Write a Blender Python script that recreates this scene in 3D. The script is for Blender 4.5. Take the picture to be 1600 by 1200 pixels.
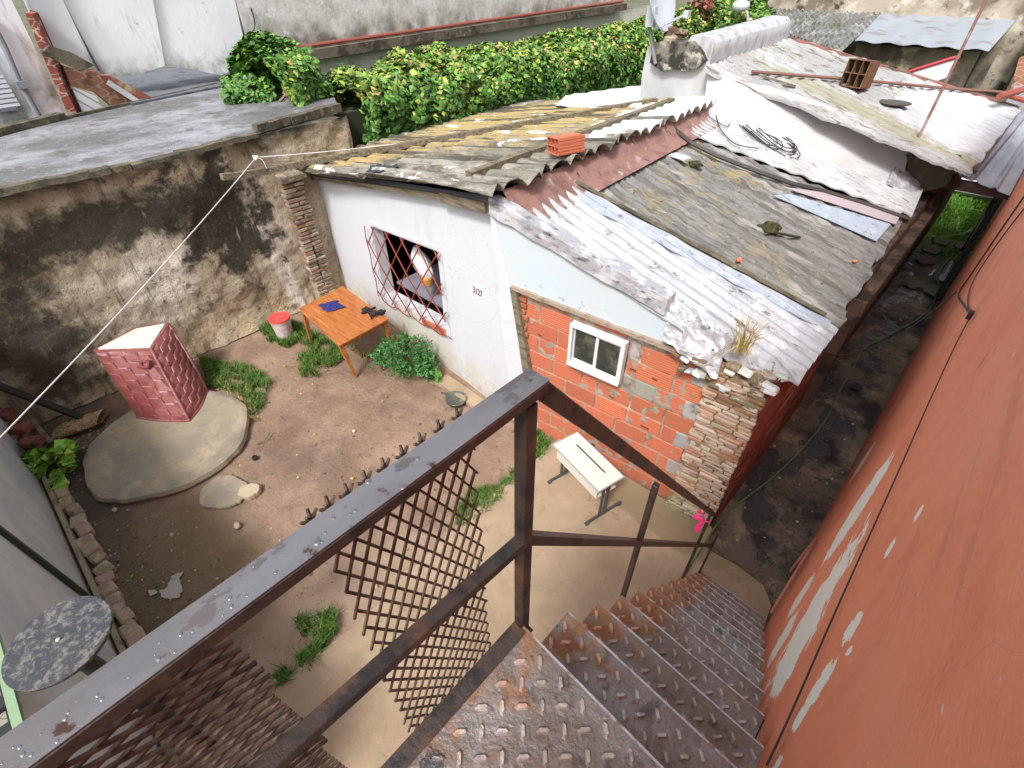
import bpy, math, random
from mathutils import Vector, Matrix, noise
random.seed(7)
R = random.random
def U(a, b): return a + (b - a) * R()

# ---------------------------------------------------------------- camera, world, sun
sc = bpy.context.scene
for o in list(bpy.data.objects): bpy.data.objects.remove(o)
col = sc.collection
M = ((0.7314597771265077, 0.4436794941165881, -0.5177983207258285),
     (0.6818716475989796, -0.4806060116473927, 0.5514244442977109),
     (-0.004201267272228841, -0.7564167952054176, -0.6540764338244214))   # columns: right, down, forward
FPX = 780.0
CAM = Vector((0, 0, 5.6))
cam = bpy.data.cameras.new('camera')
cam.sensor_width = 36; cam.lens = FPX / 1600 * 36; cam.clip_start = .03; cam.clip_end = 1500
co = bpy.data.objects.new('camera', cam); col.objects.link(co); sc.camera = co
r_, d_, f_ = [Vector((M[0][i], M[1][i], M[2][i])) for i in range(3)]
co.matrix_world = Matrix(((r_.x, -d_.x, -f_.x, 0), (r_.y, -d_.y, -f_.y, 0), (r_.z, -d_.z, -f_.z, 5.6), (0, 0, 0, 1)))

w = bpy.data.worlds.new('World'); sc.world = w; w.use_nodes = True
SUN_EL, SUN_AZ = math.radians(52), math.radians(161)      # azimuth clockwise from +Y
nt = w.node_tree; bgn = nt.nodes['Background']
sky = nt.nodes.new('ShaderNodeTexSky'); sky.sky_type = 'NISHITA'; sky.sun_disc = False
sky.sun_elevation = SUN_EL; sky.sun_rotation = SUN_AZ; sky.air_density = 1.0; sky.dust_density = 4; sky.ozone_density = 1
hs = nt.nodes.new('ShaderNodeHueSaturation'); hs.inputs['Saturation'].default_value = .3
nt.links.new(sky.outputs[0], hs.inputs['Color']); nt.links.new(hs.outputs[0], bgn.inputs[0])
bgn.inputs[1].default_value = .135
sl = bpy.data.lights.new('sun', 'SUN'); sl.energy = 2.0; sl.angle = math.radians(10); sl.color = (1, .975, .95)
so = bpy.data.objects.new('sun', sl); col.objects.link(so)
sd = Vector((math.sin(SUN_AZ) * math.cos(SUN_EL), math.cos(SUN_AZ) * math.cos(SUN_EL), math.sin(SUN_EL)))
so.rotation_euler = sd.to_track_quat('Z', 'Y').to_euler()
sc.view_settings.view_transform = 'Standard'; sc.view_settings.look = 'None'
sc.view_settings.exposure = 0.88; sc.view_settings.gamma = 1

# ---------------------------------------------------------------- surveying: photo pixel -> world point
def ray(px, py):
    a, b = (px - 800) / FPX, (py - 600) / FPX
    return Vector([M[i][0] * a + M[i][1] * b + M[i][2] for i in range(3)])
def ax(px, py, k, v):
    d = ray(px, py); return CAM + d * ((v - CAM[k]) / d[k])
def g(px, py, z=0.0): return ax(px, py, 2, z)
def vp(px, py, p, q, off=0.0):
    n = Vector((-(q[1] - p[1]), q[0] - p[0], 0)).normalized(); d = ray(px, py)
    a = Vector((p[0], p[1], 0)) - n * off
    return CAM + d * (n.dot(a - CAM) / n.dot(d))
class Plane:
    def __init__(s, a, b, c):
        s.a = Vector(a); s.n = (Vector(b) - s.a).cross(Vector(c) - s.a).normalized()
        if s.n.z < 0: s.n = -s.n
    def px(s, x, y, up=0.0):
        d = ray(x, y); a = s.a + Vector((0, 0, up)); return CAM + d * (s.n.dot(a - CAM) / s.n.dot(d))
    def z(s, x, y): return s.a.z - (s.n.x * (x - s.a.x) + s.n.y * (y - s.a.y)) / s.n.z
P0 = (-9.4, 4.6); P1 = (-3.55, 4.12); P2 = (-.7, 4.42)
def yA(x): return P0[1] + (x - P0[0]) * (P1[1] - P0[1]) / (P1[0] - P0[0])
def yB(x): return P1[1] + (x - P1[0]) * (P2[1] - P1[1]) / (P2[0] - P1[0])
RP = Plane((-4.1, 4.2, 3.30), (-4.1, 8, 3.30), (-.6, 4.4, 2.30))     # grey roof falling to the passage
LP = Plane((-4.15, 4.1, 3.54), (-4.15, 8, 3.54), (-9.35, 4.2, 2.66)) # front roof falling to the left

# ---------------------------------------------------------------- materials
def srgb(h):
    h = h.lstrip('#'); v = [int(h[i:i + 2], 16) / 255 for i in (0, 2, 4)]
    return tuple(c / 12.92 if c <= .04045 else ((c + .055) / 1.055) ** 2.4 for c in v)
def mat(name, base, layers=(), rough=.85, bump=.25, bs=35, bdet=8, attr=False, metal=0, bumps=(), spec=.5, trans=0):
    m = bpy.data.materials.new(name); m.use_nodes = True; n = m.node_tree.nodes; L = m.node_tree.links.new
    b = n['Principled BSDF']; geo = n.new('ShaderNodeNewGeometry'); pos = geo.outputs['Position']
    def mapv(st=(1, 1, 1), off=(0, 0, 0), rot=(0, 0, 0)):
        if st == (1, 1, 1) and off == (0, 0, 0): return pos
        v = pos
        if rot != (0, 0, 0):
            q = n.new('ShaderNodeVectorRotate'); q.rotation_type = 'EULER_XYZ'; q.inputs['Rotation'].default_value = rot; L(v, q.inputs['Vector']); v = q.outputs[0]
        a = n.new('ShaderNodeVectorMath'); a.operation = 'MULTIPLY_ADD'; L(v, a.inputs[0])
        a.inputs[1].default_value = st; a.inputs[2].default_value = off; return a.outputs[0]
    def nz(vec, s, det=6, ro=.6, dist=0):
        t = n.new('ShaderNodeTexNoise'); t.inputs['Scale'].default_value = s; t.inputs['Detail'].default_value = det
        t.inputs['Roughness'].default_value = ro; t.inputs['Distortion'].default_value = dist; L(vec, t.inputs['Vector']); return t.outputs['Fac']
    def rng(v, lo, hi, a=0., c=1.):
        r = n.new('ShaderNodeMapRange'); L(v, r.inputs[0]); r.inputs[1].default_value = lo; r.inputs[2].default_value = hi
        r.inputs[3].default_value = a; r.inputs[4].default_value = c; return r.outputs[0]
    def mth(op, a, c):
        q = n.new('ShaderNodeMath'); q.operation = op
        for i, v in enumerate((a, c)):
            if isinstance(v, (int, float)): q.inputs[i].default_value = v
            else: L(v, q.inputs[i])
        return q.outputs[0]
    def mixc(f, a, c):
        q = n.new('ShaderNodeMix'); q.data_type = 'RGBA'; L(f, q.inputs[0])
        for i, v in ((6, a), (7, c)):
            if isinstance(v, tuple): q.inputs[i].default_value = (*v, 1)
            else: L(v, q.inputs[i])
        return q.outputs[2]
    def mixf(f, a, c):
        q = n.new('ShaderNodeMix'); L(f, q.inputs[0])
        for i, v in ((2, a), (3, c)):
            if isinstance(v, (int, float)): q.inputs[i].default_value = v
            else: L(v, q.inputs[i])
        return q.outputs[0]
    if isinstance(base, str): base = srgb(base)
    c = base; ro = rough
    rn = n.new('ShaderNodeRGB'); rn.outputs[0].default_value = (*base, 1); c = rn.outputs[0]
    if attr is True:
        at = n.new('ShaderNodeAttribute'); at.attribute_name = 'col'
        q = n.new('ShaderNodeMix'); q.data_type = 'RGBA'; q.blend_type = 'MULTIPLY'; q.inputs[0].default_value = 1
        L(c, q.inputs[6]); L(at.outputs[0], q.inputs[7]); c = q.outputs[2]
    for l in layers:
        cc = l['c']; cc = srgb(cc) if isinstance(cc, str) else cc
        if 'ctr' in l:      # a patch with a place and a ragged edge of its own
            rx = l['r']; v = mapv(tuple(1 / q for q in rx), tuple(-a / q for a, q in zip(l['ctr'], rx)), l.get('rot', (0, 0, 0))) if 'rot' not in l else None
            if v is None:
                a1 = n.new('ShaderNodeVectorMath'); a1.operation = 'SUBTRACT'; L(pos, a1.inputs[0]); a1.inputs[1].default_value = l['ctr']
                q1 = n.new('ShaderNodeVectorRotate'); q1.rotation_type = 'EULER_XYZ'; q1.inputs['Rotation'].default_value = l['rot']; L(a1.outputs[0], q1.inputs['Vector'])
                a2 = n.new('ShaderNodeVectorMath'); a2.operation = 'MULTIPLY'; L(q1.outputs[0], a2.inputs[0]); a2.inputs[1].default_value = tuple(1 / q for q in rx); v = a2.outputs[0]
            ln = n.new('ShaderNodeVectorMath'); ln.operation = 'LENGTH'; L(v, ln.inputs[0])
            f = nz(mapv(l.get('st', (1, 1, 1)), (3.1, 1.7, l.get('o', 0))), l.get('s', 4), l.get('det', 6), .65)
            f = mth('ADD', ln.outputs['Value'], mth('MULTIPLY', mth('SUBTRACT', f, .5), l.get('nz', 2.)))
            f = rng(f, l.get('hi', 1.05), l.get('lo', .85))
        elif 'wave' in l:
            t = n.new('ShaderNodeTexWave'); t.bands_direction = l['wave']; t.inputs['Scale'].default_value = l['s']
            t.inputs['Distortion'].default_value = l.get('dist', 0); t.inputs['Detail'].default_value = 3; t.inputs['Detail Scale'].default_value = l.get('ds', 1); L(pos, t.inputs['Vector'])
            f = rng(t.outputs['Fac'], l.get('lo', .4), l.get('hi', .6))
        elif 'crack' in l:
            t = n.new('ShaderNodeTexVoronoi'); t.feature = 'DISTANCE_TO_EDGE'; t.inputs['Scale'].default_value = l['s']
            wv = mapv(l.get('st', (1, 1, 1)))
            if l.get('warp', .3):
                nn = n.new('ShaderNodeTexNoise'); nn.inputs['Scale'].default_value = l['s'] * 1.6; L(pos, nn.inputs['Vector'])
                va = n.new('ShaderNodeVectorMath'); va.operation = 'MULTIPLY_ADD'; L(nn.outputs['Color'], va.inputs[0]); va.inputs[1].default_value = (l.get('warp', .3),) * 3; L(wv, va.inputs[2]); wv = va.outputs[0]
            L(wv, t.inputs['Vector']); f = rng(t.outputs['Distance'], l['crack'], l['crack'] * .3)
        else:
            f = nz(mapv(l.get('st', (1, 1, 1)), (l.get('o', 0), l.get('o', 0) * .7, 0)), l.get('s', 3), l.get('det', 8), l.get('nr', .62), l.get('dist', 0))
            f = rng(f, l.get('lo', .45), l.get('hi', .6))
        if 'z' in l:
            sp = n.new('ShaderNodeSeparateXYZ'); L(pos, sp.inputs[0]); f = mth('MULTIPLY', f, rng(sp.outputs[2], l['z'][0], l['z'][1]))
        if 'm' in l:       # limit to a noisy region
            f = mth('MULTIPLY', f, rng(nz(mapv(off=(5.5, 2.2, 1.1 + l.get('mo', 0))), l['m'][0], 3), l['m'][1], l['m'][2]))
        if l.get('a', 1) != 1: f = mth('MULTIPLY', f, l['a'])
        c = mixc(f, c, cc)
        if 'ro' in l: ro = mixf(f, ro, l['ro'])
    if attr == 'last':
        at = n.new('ShaderNodeAttribute'); at.attribute_name = 'col'; q = n.new('ShaderNodeMix'); q.data_type = 'RGBA'; q.blend_type = 'MULTIPLY'; q.inputs[0].default_value = 1
        L(c, q.inputs[6]); L(at.outputs[0], q.inputs[7]); c = q.outputs[2]
    L(c, b.inputs['Base Color'])
    if isinstance(ro, (int, float)): b.inputs['Roughness'].default_value = ro
    else: L(ro, b.inputs['Roughness'])
    b.inputs['Metallic'].default_value = metal; b.inputs['Specular IOR Level'].default_value = spec
    if trans: b.inputs['Transmission Weight'].default_value = trans
    prev = None
    for (s, st, d, strg) in ([(bs, (1, 1, 1), .02, bump)] if bump else []) + list(bumps):
        f = nz(mapv(st), s, bdet, .65)
        bm = n.new('ShaderNodeBump'); bm.inputs['Strength'].default_value = strg; bm.inputs['Distance'].default_value = d
        L(f, bm.inputs['Height'])
        if prev: L(prev, bm.inputs['Normal'])
        prev = bm.outputs[0]
    if prev: L(prev, b.inputs['Normal'])
    return m

# ---------------------------------------------------------------- mesh helpers
ORG = {}
class MB:
    def __init__(s): s.v = []; s.f = []; s.c = []; s.k = (1, 1, 1)
    def add(s, vs, fs, c=None):
        o = len(s.v); s.v += [tuple(q) for q in vs]; s.f += [tuple(i + o for i in f) for f in fs]; s.c += [c or s.k] * len(fs); return s
    def hexa(s, p, c=None):   # 8 points: bottom ring, top ring
        return s.add(p, [(3, 2, 1, 0), (4, 5, 6, 7), (0, 1, 5, 4), (1, 2, 6, 5), (2, 3, 7, 6), (3, 0, 4, 7)], c)
    def box(s, ctr, size, rot=None, c=None, ch=0):
        hx, hy, hz = size[0] / 2, size[1] / 2, size[2] / 2; ctr = Vector(ctr)
        if not ch:
            p = [Vector(q) for q in ((-hx, -hy, -hz), (hx, -hy, -hz), (hx, hy, -hz), (-hx, hy, -hz), (-hx, -hy, hz), (hx, -hy, hz), (hx, hy, hz), (-hx, hy, hz))]
            if rot: p = [rot @ q for q in p]
            return s.hexa([q + ctr for q in p], c)
        vs = []; idx = {}
        for sx in (-1, 1):
            for sy in (-1, 1):
                for sz in (-1, 1):
                    for k in range(3):
                        q = [sx * (hx - ch), sy * (hy - ch), sz * (hz - ch)]; q[k] += (sx, sy, sz)[k] * ch
                        idx[(sx, sy, sz, k)] = len(vs); vs.append(Vector(q))
        fs = []
        for k in range(3):
            a, b = [i for i in range(3) if i != k]
            for sg in (-1, 1):
                ring = []
                for sa, sb in ((-1, -1), (1, -1), (1, 1), (-1, 1)):
                    t = [0, 0, 0]; t[k] = sg; t[a] = sa; t[b] = sb; ring.append(idx[(*t, k)])
                fs.append(ring)
            for sa in (-1, 1):
                for sb in (-1, 1):
                    t0 = [0, 0, 0]; t0[k] = -1; t0[a] = sa; t0[b] = sb; t1 = list(t0); t1[k] = 1
                    fs.append([idx[(*t0, a)], idx[(*t1, a)], idx[(*t1, b)], idx[(*t0, b)]])
        for sx in (-1, 1):
            for sy in (-1, 1):
                for sz in (-1, 1): fs.append([idx[(sx, sy, sz, k)] for k in range(3)])
        if rot: vs = [rot @ q for q in vs]
        return s.add([q + ctr for q in vs], fs, c)
    def prism(s, pts, vec, c=None):
        n = len(pts); vec = Vector(vec); a = [Vector(p) for p in pts]; b = [p + vec for p in a]
        return s.add(a + b, [tuple(range(n))[::-1], tuple(range(n, 2 * n))] + [(i, (i + 1) % n, n + (i + 1) % n, n + i) for i in range(n)], c)
    def bar(s, a, b, w, h, up=(0, 0, 1), c=None, ch=0):
        a, b = Vector(a), Vector(b); d = b - a; L = d.length; d.normalize(); up = Vector(up)
        x = d.cross(up).normalized(); z = x.cross(d)
        m = Matrix((x, d, z)).transposed(); return s.box((a + b) / 2, (w, L, h), m, c, ch)
    def tube(s, path, r, n=6, c=None, cap=True):
        path = [Vector(p) for p in path]; vs = []; fs = []; m = len(path); prevx = None
        for i, p in enumerate(path):
            d = (path[min(i + 1, m - 1)] - path[max(i - 1, 0)]).normalized()
            x = d.cross(Vector((0, 0, 1)) if abs(d.z) < .95 else Vector((1, 0, 0))).normalized()
            if prevx is not None:
                x = (prevx - d * prevx.dot(d)); x = x.normalized() if x.length > 1e-4 else d.orthogonal().normalized()
            prevx = x; y = d.cross(x); rr = r[i] if isinstance(r, (list, tuple)) else r
            vs += [p + (x * math.cos(2 * math.pi * k / n) + y * math.sin(2 * math.pi * k / n)) * rr for k in range(n)]
        for i in range(m - 1):
            fs += [(i * n + k, i * n + (k + 1) % n, (i + 1) * n + (k + 1) % n, (i + 1) * n + k) for k in range(n)]
        if cap: fs += [tuple(range(n))[::-1], tuple(range((m - 1) * n, m * n))]
        return s.add(vs, fs, c)
    def lathe(s, ctr, prof, n=24, c=None, mtx=None):
        ctr = Vector(ctr); vs = []; fs = []
        for r, z in prof:
            for k in range(n):
                q = Vector((r * math.cos(2 * math.pi * k / n), r * math.sin(2 * math.pi * k / n), z)); vs.append((mtx @ q if mtx else q) + ctr)
        for i in range(len(prof) - 1): fs += [(i * n + k, i * n + (k + 1) % n, (i + 1) * n + (k + 1) % n, (i + 1) * n + k) for k in range(n)]
        fs += [tuple(range(n))[::-1], tuple(range((len(prof) - 1) * n, len(prof) * n))]
        return s.add(vs, fs, c)
    def grid(s, fn, nu, nv, c=None):
        vs = [fn(i / nu, j / nv) for j in range(nv + 1) for i in range(nu + 1)]
        return s.add(vs, [(j * (nu + 1) + i, j * (nu + 1) + i + 1, (j + 1) * (nu + 1) + i + 1, (j + 1) * (nu + 1) + i) for j in range(nv) for i in range(nu)], c)
    def shell(s, fn, nu, nv, th, c=None):     # grid with an underside th below
        s.grid(fn, nu, nv, c); t = Vector(th)
        s.grid(lambda u, v: Vector(fn(1 - u, v)) + t, nu, nv, c)
        e = [fn(i / nu, 0) for i in range(nu + 1)] + [fn(1, j / nv) for j in range(1, nv + 1)] + [fn(1 - i / nu, 1) for i in range(1, nu + 1)] + [fn(0, 1 - j / nv) for j in range(1, nv)]
        n = len(e); return s.add([Vector(q) for q in e] + [Vector(q) + t for q in e], [((i + 1) % n, i, n + i, n + (i + 1) % n) for i in range(n)], c)
    def rock(s, ctr, r, seed=0, c=None, n=2, rough=.3):
        import bmesh
        bm = bmesh.new(); bmesh.ops.create_icosphere(bm, subdivisions=n, radius=1); off = Vector((seed * 3.7, seed * 1.3, 0))
        vs = [Vector(v.co) * (1 + rough * noise.noise(v.co * 1.3 + off) + rough * .4 * noise.noise(v.co * 3.5 + off)) for v in bm.verts]
        s.add([Vector((v.x * r[0], v.y * r[1], v.z * r[2])) + Vector(ctr) for v in vs], [tuple(q.index for q in f.verts) for f in bm.faces], c); bm.free(); return s
    def build(s, name, m, parent=None, smooth=False, origin=None):
        me = bpy.data.meshes.new(name)
        if parent is not None: org = ORG[parent.name]
        elif origin is not None: org = Vector(origin)
        else:
            mn = [min(v[i] for v in s.v) for i in range(3)]; mx = [max(v[i] for v in s.v) for i in range(3)]
            org = Vector(((mn[0] + mx[0]) / 2, (mn[1] + mx[1]) / 2, mn[2]))
        me.from_pydata([(v[0] - org.x, v[1] - org.y, v[2] - org.z) for v in s.v], [], s.f)
        ca = me.color_attributes.new('col', 'FLOAT_COLOR', 'CORNER'); buf = []
        for f, c in zip(s.f, s.c): buf += [c[0], c[1], c[2], 1.0] * len(f)
        ca.data.foreach_set('color', buf)
        me.materials.append(m); o = bpy.data.objects.new(name, me); col.objects.link(o)
        if parent is not None: o.parent = parent
        else: o.location = org
        ORG[o.name] = org
        if smooth: me.polygons.foreach_set('use_smooth', [True] * len(me.polygons))
        me.update(); return o
def tag(o, label=None, cat=None, group=None, kind=None):
    if label: o['label'] = label
    if cat: o['category'] = cat
    if group: o['group'] = group
    if kind: o['kind'] = kind
    return o
def thing(name, loc, label, cat, group=None):
    o = bpy.data.objects.new(name, None); col.objects.link(o); o.location = loc; o.empty_display_size = .1
    ORG[o.name] = Vector(loc); return tag(o, label, cat, group)
def smooth_path(p, k=6):
    p = [Vector(q) for q in p]; out = []
    for i in range(len(p) - 1):
        a, b, c, d = p[max(i - 1, 0)], p[i], p[i + 1], p[min(i + 2, len(p) - 1)]
        for j in range(k):
            t = j / k; out.append(.5 * ((2 * b) + (c - a) * t + (2 * a - 5 * b + 4 * c - d) * t * t + (-a + 3 * b - 3 * c + d) * t ** 3))
    return out + [p[-1]]
def sag(a, b, s, n=14):
    a, b = Vector(a), Vector(b); return [a.lerp(b, i / n) - Vector((0, 0, s * 4 * (i / n) * (1 - i / n))) for i in range(n + 1)]
def fbm(p, s=1., o=5): return noise.fractal(Vector(p) * s, .9, 2.1, o)
def polyface(pts, holes, vec):
    """flat outline with holes, extruded along vec"""
    import bmesh
    bm = bmesh.new(); es = []
    for loop in [pts] + holes:
        vs = [bm.verts.new(p) for p in loop]; es += [bm.edges.new((vs[i], vs[(i + 1) % len(vs)])) for i in range(len(vs))]
    bmesh.ops.triangle_fill(bm, edges=es, use_beauty=True)
    r = bmesh.ops.extrude_face_region(bm, geom=bm.faces[:])
    for v in r['geom']:
        if isinstance(v, bmesh.types.BMVert): v.co += Vector(vec)
    bmesh.ops.recalc_face_normals(bm, faces=bm.faces[:])
    bm.verts.index_update(); m = MB(); m.add([v.co.copy() for v in bm.verts], [tuple(v.index for v in f.verts) for f in bm.faces]); bm.free(); return m
def quadfn(a, b, c, d):    # a(0,0) b(1,0) c(1,1) d(0,1)
    a, b, c, d = map(Vector, (a, b, c, d)); return lambda u, v: a.lerp(b, u).lerp(d.lerp(c, u), v)
def corr(quad, amp, per, nu, nv, th=.012, jag=0., ph=0, rough=.004, cusp=False):
    """corrugated sheets: waves counted along world Y, running along u"""
    q = quadfn(*quad)
    def fn(u, v):
        p = q(u, v)
        row = math.floor(v * nv / 6)
        if jag and (u > .999 or u < .001): p = p + Vector((jag * (noise.noise(Vector((p.y * 2.3, u * 9, 0)))), 0, 0))
        if cusp:      # barrel ridges with tight valleys, sheets lapping every four ridges and once along their length
            k = math.floor(p.y / (per * 4)); o_ = noise.noise(Vector((k * 3.3, 1, 2)))
            p.z += amp * (2 * abs(math.sin(math.pi * p.y / per + ph)) ** .8 - 1) + .025 * o_ + (.03 if u > .47 + .06 * o_ else 0) + rough * noise.noise(p * 6); return p
        p.z += amp * math.sin(2 * math.pi * p.y / per + ph) + rough * noise.noise(p * 6); return p
    m = MB(); m.shell(fn, nu, nv, (0, 0, -th)); return m

# ---- leaves and grass
def leafmesh(items, name, m, parent=None, shape=0):
    """items: (pos, normal, size, colour)"""
    mb = MB(); V = mb.v; F = mb.f; Cc = mb.c
    for p, nrm, sz, c in items:
        t = nrm.orthogonal().normalized(); t.rotate(Matrix.Rotation(U(0, 6.28), 3, nrm)); b = nrm.cross(t); o = len(V)
        w = sz * U(.38, .55); dn = nrm * sz * U(.05, .25)
        for q in (p - t * sz * .5, p - t * sz * .12 + b * w - dn, p + t * sz * .6 - dn, p - t * sz * .12 - b * w - dn, p + t * sz * .1): V.append(tuple(q))
        F += [(o, o + 4, o + 1), (o + 1, o + 4, o + 2), (o + 2, o + 4, o + 3), (o + 3, o + 4, o)]; Cc += [c] * 4
    return mb.build(name, m, parent)
def rnorm(bias, k=1.):
    while True:
        v = Vector((U(-1, 1), U(-1, 1), U(-1, 1)))
        if .01 < v.length < 1: return (v.normalized() + Vector(bias) * k).normalized()
def jit(c, d=.25):
    k = 1 + U(-d, d); return tuple(max(0, q * k * (1 + U(-.08, .08))) for q in c)
def blades(pts, name, m, label, cat='grass', kind='stuff', parent=None, h=(.06, .16), lean=.5, cols=((.09, .2, .03), (.05, .13, .02), (.16, .25, .06)), wd=.006):
    mb = MB()
    for p in pts:
        hh = U(*h); a = U(0, 6.28); d = Vector((math.cos(a), math.sin(a), 0)); s = Vector((-d.y, d.x, 0)) * wd * U(.6, 1.4); l = U(.1, lean) * hh
        p = Vector(p); m1 = p + d * l * .35 + Vector((0, 0, hh * .55)); t = p + d * l * 1.3 + Vector((0, 0, hh * U(.75, 1)))
        mb.add([p - s, p + s, m1 + s * .8, m1 - s * .8, t], [(0, 1, 2, 3), (3, 2, 4)], jit(random.choice(cols)))
    o = mb.build(name, m, parent)
    if parent is None: tag(o, label, cat, kind=kind)
    return o
# ================================================================ PALETTE
mleaf = mat('leaf', (1, 1, 1), rough=.5, bump=0, attr=True, spec=.4)
mgrass = mat('grass_blade', (1, 1, 1), rough=.6, bump=0, attr=True, spec=.25)
mdirt = mat('dirt', (.23, .148, .098), [
    dict(c=(.31, .212, .148), s=.9, lo=.42, hi=.66), dict(c=(.125, .075, .048), s=.6, lo=.5, hi=.72, o=4), dict(c=(.33, .23, .155), s=6, lo=.58, hi=.75, a=.5),
    dict(c=(.09, .058, .04), s=22, lo=.57, hi=.66, nr=.8, det=12, a=.55), dict(c=(.42, .31, .23), s=34, lo=.58, hi=.66, nr=.8, det=12, o=6, a=.5), dict(c=(.15, .085, .055), s=3.3, lo=.54, hi=.66, det=12, nr=.72, o=16, a=.6),
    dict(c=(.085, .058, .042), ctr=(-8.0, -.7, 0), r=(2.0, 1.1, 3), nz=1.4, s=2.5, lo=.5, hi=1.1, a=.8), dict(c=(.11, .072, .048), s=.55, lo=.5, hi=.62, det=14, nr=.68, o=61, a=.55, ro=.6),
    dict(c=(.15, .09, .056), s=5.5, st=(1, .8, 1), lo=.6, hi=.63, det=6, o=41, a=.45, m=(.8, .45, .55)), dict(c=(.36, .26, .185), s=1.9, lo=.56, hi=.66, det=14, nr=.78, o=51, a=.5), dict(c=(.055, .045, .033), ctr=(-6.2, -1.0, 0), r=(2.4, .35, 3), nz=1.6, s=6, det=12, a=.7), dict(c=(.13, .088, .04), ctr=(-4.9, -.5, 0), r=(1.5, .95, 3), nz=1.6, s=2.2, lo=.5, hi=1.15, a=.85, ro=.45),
    dict(c=(.34, .245, .17), ctr=(-3.0, .6, 0), r=(.9, 1.6, 3), nz=1., s=2.5, lo=.6, hi=1.1, a=.8)], rough=.85, bump=.5, bs=9, bumps=[(45, (1, 1, 1), .01, .5), (18, (1, 1, 1), .03, .6)])
mconc = mat('concrete', (.355, .262, .175), [dict(c=(.27, .195, .122), s=1.2, lo=.42, hi=.68), dict(c=(.37, .285, .18), s=2.2, lo=.52, hi=.72, o=3, a=.7), dict(c=(.13, .1, .06), s=5, lo=.62, hi=.75, o=8, a=.6),
    dict(c=(.17, .14, .07), ctr=(-1.1, 4.1, 0), r=(1.1, .35, 1), nz=1.2, s=4, a=.6), dict(c=(.14, .11, .07), s=34, lo=.58, hi=.66, nr=.8, det=12, a=.55), dict(c=(.26, .2, .12), s=3, lo=.5, hi=.62, det=12, nr=.72, o=14, a=.7), dict(c=(.1, .085, .03), s=5, lo=.6, hi=.68, det=12, nr=.75, o=30, m=(.8, .5, .6), a=.8)], rough=.8, bump=.35, bs=25)
mslab = mat('slab_stone', (.28, .235, .165), [dict(c=(.2, .175, .135), s=1.6, lo=.42, hi=.66), dict(c=(.36, .29, .2), s=2.4, lo=.52, hi=.68, o=3), dict(c=(.1, .09, .075), s=9, lo=.62, hi=.72, a=.6),
    dict(c=(.2, .13, .07), s=3, lo=.58, hi=.7, o=12, a=.6), dict(c=(.42, .37, .29), s=11, lo=.56, hi=.66, nr=.8, det=12, o=3, a=.6)], rough=.75, bump=.5, bs=18, bumps=[(60, (1, 1, 1), .006, .5)])
mwhite = mat('white_paint', (.545, .565, .6), [dict(c=(.47, .49, .52), s=1.5, lo=.45, hi=.75, a=.5), dict(c=(.52, .45, .33), s=3, lo=.35, hi=.6, z=(.75, .1), a=.7), dict(c=(.12, .1, .08), s=14, lo=.69, hi=.72, a=.7), dict(c=(.36, .3, .22), s=7, lo=.5, hi=.6, det=14, nr=.78, z=(.6, .0), a=.8), dict(c=(.45, .46, .48), s=.9, st=(1.5, 1, .5), lo=.56, hi=.66, det=12, nr=.7, o=7, a=.45), dict(c=(.3, .3, .3), crack=.004, s=1.3, warp=.8, m=(.7, .5, .56), a=.7),
    dict(c=(.5, .46, .36), ctr=(-6.3, 4.2, .35), r=(1., .6, .45), nz=1.2, s=3, a=.6)], rough=.75, bump=.12, bs=14)
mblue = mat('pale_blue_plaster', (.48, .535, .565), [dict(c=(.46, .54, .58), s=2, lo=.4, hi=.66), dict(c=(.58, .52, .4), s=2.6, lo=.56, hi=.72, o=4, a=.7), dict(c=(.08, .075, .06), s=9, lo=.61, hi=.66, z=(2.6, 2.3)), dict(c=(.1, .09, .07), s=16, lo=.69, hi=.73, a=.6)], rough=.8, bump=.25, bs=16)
mbrick = mat('hollow_brick', (.52, .165, .085), [dict(c=(.42, .105, .05), wave='Z', s=10, lo=.15, hi=.4, a=.7), dict(c=(.5, .36, .27), s=16, st=(1, 1, 1.6), lo=.62, hi=.7, det=12, a=.3), dict(c=(.26, .07, .035), s=14, lo=.58, hi=.72, a=.6)], rough=.85, bump=.4, bs=45, attr=True, bumps=[(9, (.15, .15, 8), .02, .5)])
mmortar = mat('mortar', (.33, .26, .2), [dict(c=(.18, .13, .09), s=6, lo=.5, hi=.68), dict(c=(.44, .39, .33), s=4, lo=.56, hi=.7, o=5)], rough=.95, bump=.9, bs=24)
mrubble = mat('old_brick', (1, 1, 1), [dict(c=(.46, .385, .29), s=6, st=(.6, 1, 1.8), lo=.5, hi=.6, a=.75, det=12), dict(c=(.05, .05, .03), s=7, st=(.6, 1, 1.8), lo=.59, hi=.64, o=7, a=.85, det=12)], rough=.95, bump=1, bs=22, attr=True)
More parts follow.
